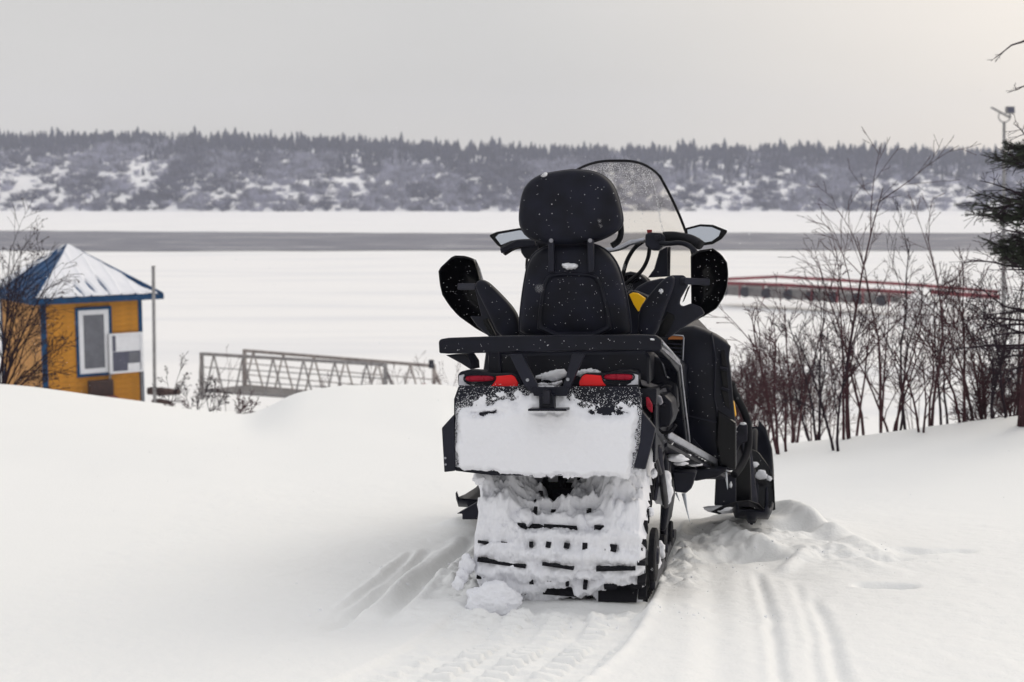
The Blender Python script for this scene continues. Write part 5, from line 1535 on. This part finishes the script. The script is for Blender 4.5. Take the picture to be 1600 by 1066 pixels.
def shrub(name, px, py, Y, tops, seed, m, label, cat, group=None, r=0.013, kids=5, lev0=0, leaves=False, sunk=0.1, wob=0.09, parts=True):
    """several stems from one root; tops = list of (px, py) the stems reach"""
    rg = random.Random(seed)
    x = (px - 800) / F * Y * 0.9955 * 1.0
    base = P(px, py, Y); zg = gz(base[0], base[1])
    zb = (zg if name == 'bare_shrub' else min(base[2], zg + 0.02)) - sunk
    e = empty(name, loc=(base[0], base[1], zb))
    tag(e, label, cat, group)
    lv = [] if leaves else None
    for i, (tx, ty) in enumerate(tops):
        T = P(tx, ty, Y + rg.uniform(-0.25, 0.25)) - np.array([base[0], base[1], zb])
        L = np.linalg.norm(T); T = T * 0.84; L = L * 0.84
        tb = TB()
        st = np.array([rg.uniform(-0.06, 0.06), rg.uniform(-0.06, 0.06), 0]) * min(1, L)
        grow(tb, st, T - st, L, r * (0.55 + 0.45 * L / 2.4), lev0, rg, lv, 0.06, kids, wob)
        tb.build('stem', m, e, recalc=False)
    if lv:
        tb = TB()
        for c, s in lv:
            a = rg.random() * 6; d1 = np.array([math.cos(a), math.sin(a), rg.uniform(-1, 0.2)]) * s; d2 = np.array([-math.sin(a), math.cos(a), rg.uniform(-.6, .6)]) * s * 0.45
            tb.poly([c, c + d1 * 0.5 + d2, c + d1, c + d1 * 0.5 - d2])
        tag(tb.build('withered_leaves', 'leaf', e, recalc=False), kind='stuff')
    return e
# right-hand thicket, roughly left to right
TH = [
    (1222, 694, 12.2, [(1160, 420), (1185, 470), (1232, 500)], 'leftmost leaning shrub of the thicket, its stems crossing above the snow beside the snowmobile'),
    (1248, 690, 12.4, [(1205, 430), (1262, 450)], 'thin twin-stemmed shrub second from the snowmobile'),
    (1275, 690, 12.6, [(1240, 450), (1278, 400), (1200, 520)], 'dark shrub with three fanned stems left of the tallest sapling'),
    (1330, 684, 12.0, [(1297, 212), (1282, 440), (1330, 400)], 'tallest bare sapling rising against the far hill'),
    (1345, 668, 12.6, [(1322, 340), (1352, 440)], 'reddish bare sapling just right of the tallest one'),
    (1312, 688, 12.2, [(1236, 480), (1330, 470)], 'low shrub with crooked stems at the foot of the tallest sapling'),
    (1388, 674, 12.3, [(1380, 440), (1340, 500), (1430, 480)], 'two-forked grey shrub midway along the thicket'),
    (1378, 672, 12.9, [(1384, 300), (1402, 420)], 'slim straight sapling ending below the far shoreline'),
    (1412, 668, 12.5, [(1406, 330), (1445, 420)], 'slim sapling with upswept tips right of the middle of the thicket'),
    (1440, 670, 12.1, [(1398, 520), (1425, 540)], 'short leaning stem crossing low in front of the thicket'),
    (1460, 666, 12.0, [(1492, 290), (1475, 470)], 'bare sapling with red-brown base bending right'),
    (1480, 664, 12.8, [(1485, 400), (1450, 430)], 'wispy shrub behind the sapling with the red-brown base'),
    (1500, 662, 12.2, [(1465, 430), (1500, 360)], 'dark double-stemmed sapling left of the spruce'),
    (1534, 660, 11.8, [(1480, 540), (1510, 560), (1455, 420), (1500, 470), (1540, 400)], 'broad tangled shrub with stems arching left below the spruce'),
    (1562, 658, 12.0, [(1545, 400), (1590, 440), (1520, 520)], 'dense tangled shrub under the spruce boughs'),
    (1590, 656, 12.4, [(1540, 560), (1560, 430), (1602, 380), (1620, 460)], 'rightmost shrub of the thicket at the edge of the picture'),
]
for k, (px, py, Y, tops, lab) in enumerate(TH):
    Y = {0: 11.0, 3: 11.3, 5: 10.8, 9: 11.0, 12: 11.3, 14: 11.1}.get(k, Y)
    shrub('bare_shrub', px, py, Y, tops, 100 + k, ('bark', 'bark_red', 'bark_dark')[k % 3], lab, 'shrub', 'bare shrubs in the thicket right of the snowmobile', kids=6 if k < 12 else 8, r=0.017)
LOW = [(1150, 650, 15.6, [(1140, 580), (1158, 545), (1170, 560)], 'reddish low bush half hidden behind the right edge of the snowmobile cowl'),
       (1185, 660, 16.2, [(1165, 550), (1192, 530), (1210, 545)], 'reddish low bush in the gap between the two nearest the snowmobile'),
       (1165, 640, 15.0, [(1150, 560), (1172, 530), (1190, 570)], 'reddish low bush directly right of the snowmobile cowl'),
       (1200, 655, 15.4, [(1180, 535), (1205, 520), (1225, 555)], 'reddish low bush second from the snowmobile'),
       (1235, 650, 15.8, [(1215, 540), (1240, 510), (1262, 550)], 'reddish low bush third from the snowmobile, behind thin stems'),
       (1272, 645, 15.2, [(1255, 560), (1280, 540), (1300, 570)], 'reddish low bush behind the tallest sapling'),
       (1580, 655, 11.6, [(1545, 575), (1600, 590), (1560, 590), (1590, 560), (1610, 600)], 'purple-brown low bush at the foot of the spruce'),
       (1540, 658, 11.8, [(1500, 600), (1530, 570), (1520, 610), (1545, 590), (1565, 615)], 'low purple bush left of the spruce foot'),
       (1610, 650, 12.0, [(1590, 560), (1615, 540), (1640, 600)], 'low bush cut by the right edge of the picture')]
for k, (px, py, Y, tops, lab) in enumerate(LOW):
    shrub('low_bush', px, py, Y, tops + [(tops[0][0] - 12, tops[0][1] + 25), (tops[2][0] + 10, tops[2][1] + 20)], 200 + k, 'bark_red' if k < 6 else 'bark', lab, 'bush', 'low bushes in the thicket', r=0.014, kids=9)
BACK = [(1120, 560, 16.0, [(1105, 500), (1128, 490), (1140, 510)], 'thin weeds showing above the right flank of the snowmobile'),
        (1300, 640, 17.5, [(1270, 500), (1310, 480), (1340, 520)], 'pale brush behind the middle of the thicket'),
        (1430, 640, 17.0, [(1400, 500), (1440, 470), (1460, 520)], 'pale brush behind the right half of the thicket'),
        (1520, 630, 16.5, [(1490, 480), (1530, 450), (1560, 500)], 'pale brush behind the spruce')]
for k, (px, py, Y, tops, lab) in enumerate(BACK):
    shrub('brush', px, py, Y, tops, 240 + k, 'bark_red', lab, 'brush', r=0.008, kids=5)
# weeds and small shrubs left of the snowmobile
WE = [(268, 640, 14.2, [(262, 570), (280, 600), (258, 545)], 'bark_dark', 'wispy tall weed just right of the grey pole'),
      (305, 645, 14.3, [(285, 598), (305, 590), (325, 600), (340, 612)], 'bark_dark', 'dark twiggy shrub at the left end of the gangway'),
      (330, 642, 14.0, [(318, 590), (340, 585), (355, 605)], 'bark_dark', 'dark shrub growing through the first gangway truss'),
      (350, 652, 13.4, [(380, 622), (400, 632), (410, 640)], 'bark', 'low twigs reaching right across the snow below the gangway'),
      (380, 640, 13.6, [(372, 606), (392, 612), (405, 622)], 'bark', 'small twiggy weed in the dip of the snowbank'),
      (292, 652, 13.6, [(240, 632), (262, 625), (300, 622)], 'bark', 'low twigs reaching left towards the grey pole'),
      (345, 600, 18.0, [(338, 562), (350, 542)], 'bark', 'single thin stalk rising behind the gangway'),
      (520, 612, 20.0, [(505, 585), (520, 578), (540, 590)], 'bark', 'faint weeds among the middle gangway diagonals'),
      (575, 612, 20.0, [(562, 575), (585, 560), (605, 580)], 'bark', 'faint weeds behind the right end of the near truss'),
      (625, 610, 20.0, [(610, 568), (630, 556), (648, 572)], 'bark', 'faint weeds right of the near truss'),
      (665, 610, 20.0, [(655, 560), (672, 540), (690, 565)], 'bark', 'faint weeds behind the gangway end post'),
      (708, 608, 20.0, [(700, 560), (715, 548), (725, 570)], 'bark', 'faint weeds beside the cargo rack'), ]
for k, (px, py, Y, tops, m, lab) in enumerate(WE):
    shrub('weed', px, py, Y, tops, 300 + k, m, lab, 'weeds', r=0.007 if k < 6 else 0.006, kids=5, lev0=1 if k >= 6 else 0, leaves=(k < 6))
# bare tree cut by the left edge, in front of the shed
TL = [[(2, 315), (48, 350), (-30, 400)], [(70, 385), (90, 470), (125, 545)], [(30, 420), (60, 440), (100, 600)], [(-10, 380), (130, 575), (60, 520)], [(40, 395), (20, 360), (75, 455)]]
for k, tp in enumerate(TL[:1]):
    shrub('bare_tree', -2, 612, 14.5, [(3, 330), (45, 350), (66, 380), (85, 480), (118, 540), (95, 590), (-25, 380), (25, 400), (60, 560), (-8, 318), (70, 440), (30, 480), (110, 510)], 401, 'bark_dark', 'bare brown tree with withered leaves at the left edge, before the shed', 'tree', r=0.016, kids=7, leaves=True)

# ------------------------------------------------------------------ spruce at the right edge
sp_b = P(1603, 660, 10.6)
zg = gz(sp_b[0], sp_b[1])
spruce = empty('spruce_tree', loc=(sp_b[0], sp_b[1], zg))
tag(spruce, 'spruce tree with dead lower twigs and green boughs cut by the right edge', 'tree')
HT = 5.2
rg = random.Random(77)
TB().tube([np.array([0.02 * math.sin(i), 0.02 * math.cos(i * 1.3), HT * i / 12 - 0.15]) for i in range(13)], [0.06 * (1 - i / 13) + 0.006 for i in range(13)], 9).build('trunk', 'bark', spruce, smooth=True)
def pz(py): return float(P(1600, py, 10.6)[2]) - zg
GREEN = [(pz(243), 0.95), (pz(228), 0.6), (pz(298), 1.25), (pz(318), 1.15), (pz(338), 0.8), (pz(385), 1.0), (pz(395), 0.8), (pz(368), 0.7)] + [(pz(-40 - 48 * i_), 0.75 - 0.09 * i_) for i_ in range(6)]
def needle_twig(tb, a, b, rg, dens=95):
    d = b - a; L = np.linalg.norm(d); d /= L + 1e-9
    n = int(L * dens * 3)
    for _ in range(n):
        t = rg.random(); c = a + d * L * t
        ang = rg.random() * 6.283
        ref = np.array([0, 0, 1.0]) if abs(d[2]) < 0.9 else np.array([1.0, 0, 0])
        u = np.cross(d, ref); u /= np.linalg.norm(u); w = np.cross(d, u)
        o_ = (u * math.cos(ang) + w * math.sin(ang)) * 0.9 + d * 0.6
        l = rg.uniform(0.010, 0.019)
        s = np.cross(o_, d) * 0.0022
        tb.poly([c - s, c + s, c + o_ * l])
bi = 0
ZL = list(np.linspace(0.3, pz(360), 46)) + list(np.linspace(pz(345), pz(215), 14)) + [pz(130), pz(62), pz(58), pz(20), HT - 0.4, HT - 0.1] + [pz(-60 - 30 * i_) for i_ in range(8)]
for z in ZL:
    a = rg.random() * 6.283
    nz = [g for g in GREEN if abs(g[0] - z) < 0.045]
    Lb = rg.uniform(0.34, 0.62) * (0.75 if z > pz(150) else 1)
    d = np.array([math.cos(a), math.sin(a), rg.uniform(-0.15, 0.25)])
    tb = TB()
    grow(tb, np.array([0, 0, z]), d, Lb, 0.011, 1, rg, None, 0.05, 7 if z < pz(195) else 3, 0.2)
    tb.build('dead_branch', 'bark_dark', spruce, recalc=False)
for z, s in GREEN:
    for k, a in enumerate((math.pi, math.pi + 0.6, math.pi - 0.7, 0.2, 1.5, -1.4)):
        a += rg.uniform(-0.25, 0.25); z_ = z + rg.uniform(-0.05, 0.05); slope = rg.uniform(-0.10, 0.12)
        L = 0.36 * s * (0.55 if k == 5 else 1) * (1.0 if k < 3 else 0.8) * rg.uniform(0.7, 1.15)
        d = np.array([math.cos(a), math.sin(a), 0.0])
        tb, nt = TB(), TB()
        base = np.array([0, 0, z_ - 0.03])
        pts = [base + d * L * t + np.array([0, 0, -0.10 * L * math.sin(math.pi * t) + slope * t * L + 0.012 * math.sin(9 * t + k)]) for t in np.linspace(0, 1, 7)]
        tb.tube(pts, [0.011 * (1 - i / 7.5) for i in range(7)], 5)
        for i in range(1, 7): needle_twig(nt, pts[i - 1], pts[i], rg)
        side = np.array([-d[1], d[0], 0])
        for i in range(1, 7):
            for sg in (-1, 1):
                for q in range(2):
                    l2 = (0.20 - 0.018 * i) * rg.uniform(0.6, 1.2) * (0.6 + 0.5 * s)
                    st = pts[i] + (pts[i] - pts[i - 1]) * rg.uniform(-1, 0)
                    e_ = st + (side * sg * 0.8 + d * 0.6) * l2 + np.array([0, 0, rg.uniform(-0.05, 0.06)])
                    tb.tube([st, e_], [0.004, 0.0015], 3, cap=False)
                    needle_twig(nt, st, e_, rg, 110)
                    if rg.random() < 0.6:
                        e2 = (st + e_) / 2 + (side * sg * 0.2 + d * 0.9) * l2 * 0.5
                        needle_twig(nt, (st + e_) / 2, e2, rg, 110)
        bo = tb.build('bough', 'bark_dark', spruce, recalc=False)
        tag(nt.build('needles', 'needles', bo, recalc=False), kind='stuff')

# ------------------------------------------------------------------ crumbs of broken snow round the tracks
cb = TB(); rg = random.Random(64)
for (px, py), a, b_, n in (((1060, 860), 0.14, 0.5, 200), ((1130, 850), 0.25, 0.25, 130), ((720, 900), 0.16, 0.35, 130), ((900, 962), 0.35, 0.06, 160), ((1330, 868), 0.3, 0.12, 40), ((640, 900), 0.3, 0.3, 40)):
    c0_ = ground_xy(px, py)
    for _ in range(n):
        x, y = c0_[0] + rg.gauss(0, a), c0_[1] + rg.gauss(0, b_)
        if abs((x - VF.O[0]) * math.cos(0.18) - (y - VF.O[1]) * math.sin(0.18)) < 0.33 and y > 4.9: continue
        r = 0.002 + 0.006 * rg.random() ** 3
        crumb(cb, np.array([x, y, 0.0]), r, rg)
cv = np.array(cb.v).reshape(-1, 6, 3)
zc_ = ground_fn(cv[:, 0, 0].copy(), cv[:, 0, 1].copy())
cv[:, :, 2] += zc_[:, None] - 0.0005
cb.v = [tuple(p) for p in cv.reshape(-1, 3)]
tag(cb.build('snow_crumbs', 'snow', None, recalc=False), 'loose crumbs of broken snow scattered beside the track and ski', 'snow crumbs', kind='stuff')

# ------------------------------------------------------------------ falling snow
fs_ = TB(); rg = random.Random(99)
NFL = 12000
rs = np.random.RandomState(5)
for i in range(NFL):
    Y = (rs.rand() * (11 ** 3 - 1.2 ** 3) + 1.2 ** 3) ** (1 / 3)
    x = (rs.rand() * 2 - 1) * 0.62 * Y
    z = 1.437 + (rs.rand() * (0.18 + 0.52) - 0.52) * Y
    if z < -0.09 * (Y - 4.93) + 0.02: continue
    r = 0.0006 + 0.0012 * rs.rand() ** 2.0
    p = np.array([x, Y, z])
    a = rs.rand() * 6
    d = [np.array([math.cos(a), math.sin(a), 0]) * r, np.array([-math.sin(a), math.cos(a), 0]) * r * (0.6 + 0.4 * rs.rand()), np.array([0, 0, 1]) * r]
    b = len(fs_.v)
    for q in (d[0], -d[0], d[1], -d[1], d[2], -d[2]): fs_.v.append(tuple(p + q))
    for i_, j_, k_ in ((0, 2, 4), (2, 1, 4), (1, 3, 4), (3, 0, 4), (2, 0, 5), (1, 2, 5), (3, 1, 5), (0, 3, 5)): fs_.f.append((b + i_, b + j_, b + k_))
tag(fs_.build('falling_snow', 'snow', None, recalc=False), 'fine snowflakes drifting through the air in front of and around the snowmobile', 'falling snow', kind='stuff')

# ------------------------------------------------------------------ the cold air over the river
HAZE = 0.00055
hm = bpy.data.materials.new('cold_haze'); hm.use_nodes = True
hn, hl = hm.node_tree.nodes, hm.node_tree.links
hn.clear()
ho = hn.new('ShaderNodeOutputMaterial'); hv = hn.new('ShaderNodeVolumePrincipled')
hv.inputs['Color'].default_value = (0.82, 0.85, 1.0, 1)
hv.inputs['Density'].default_value = HAZE
hl.new(hv.outputs[0], ho.inputs['Volume'])
hz = TB().box(-560, 560, -70, 680, RIVER - 14, 42).build('haze', hm)
tag(hz, 'thin cold haze over the whole river valley', 'haze', kind='stuff')
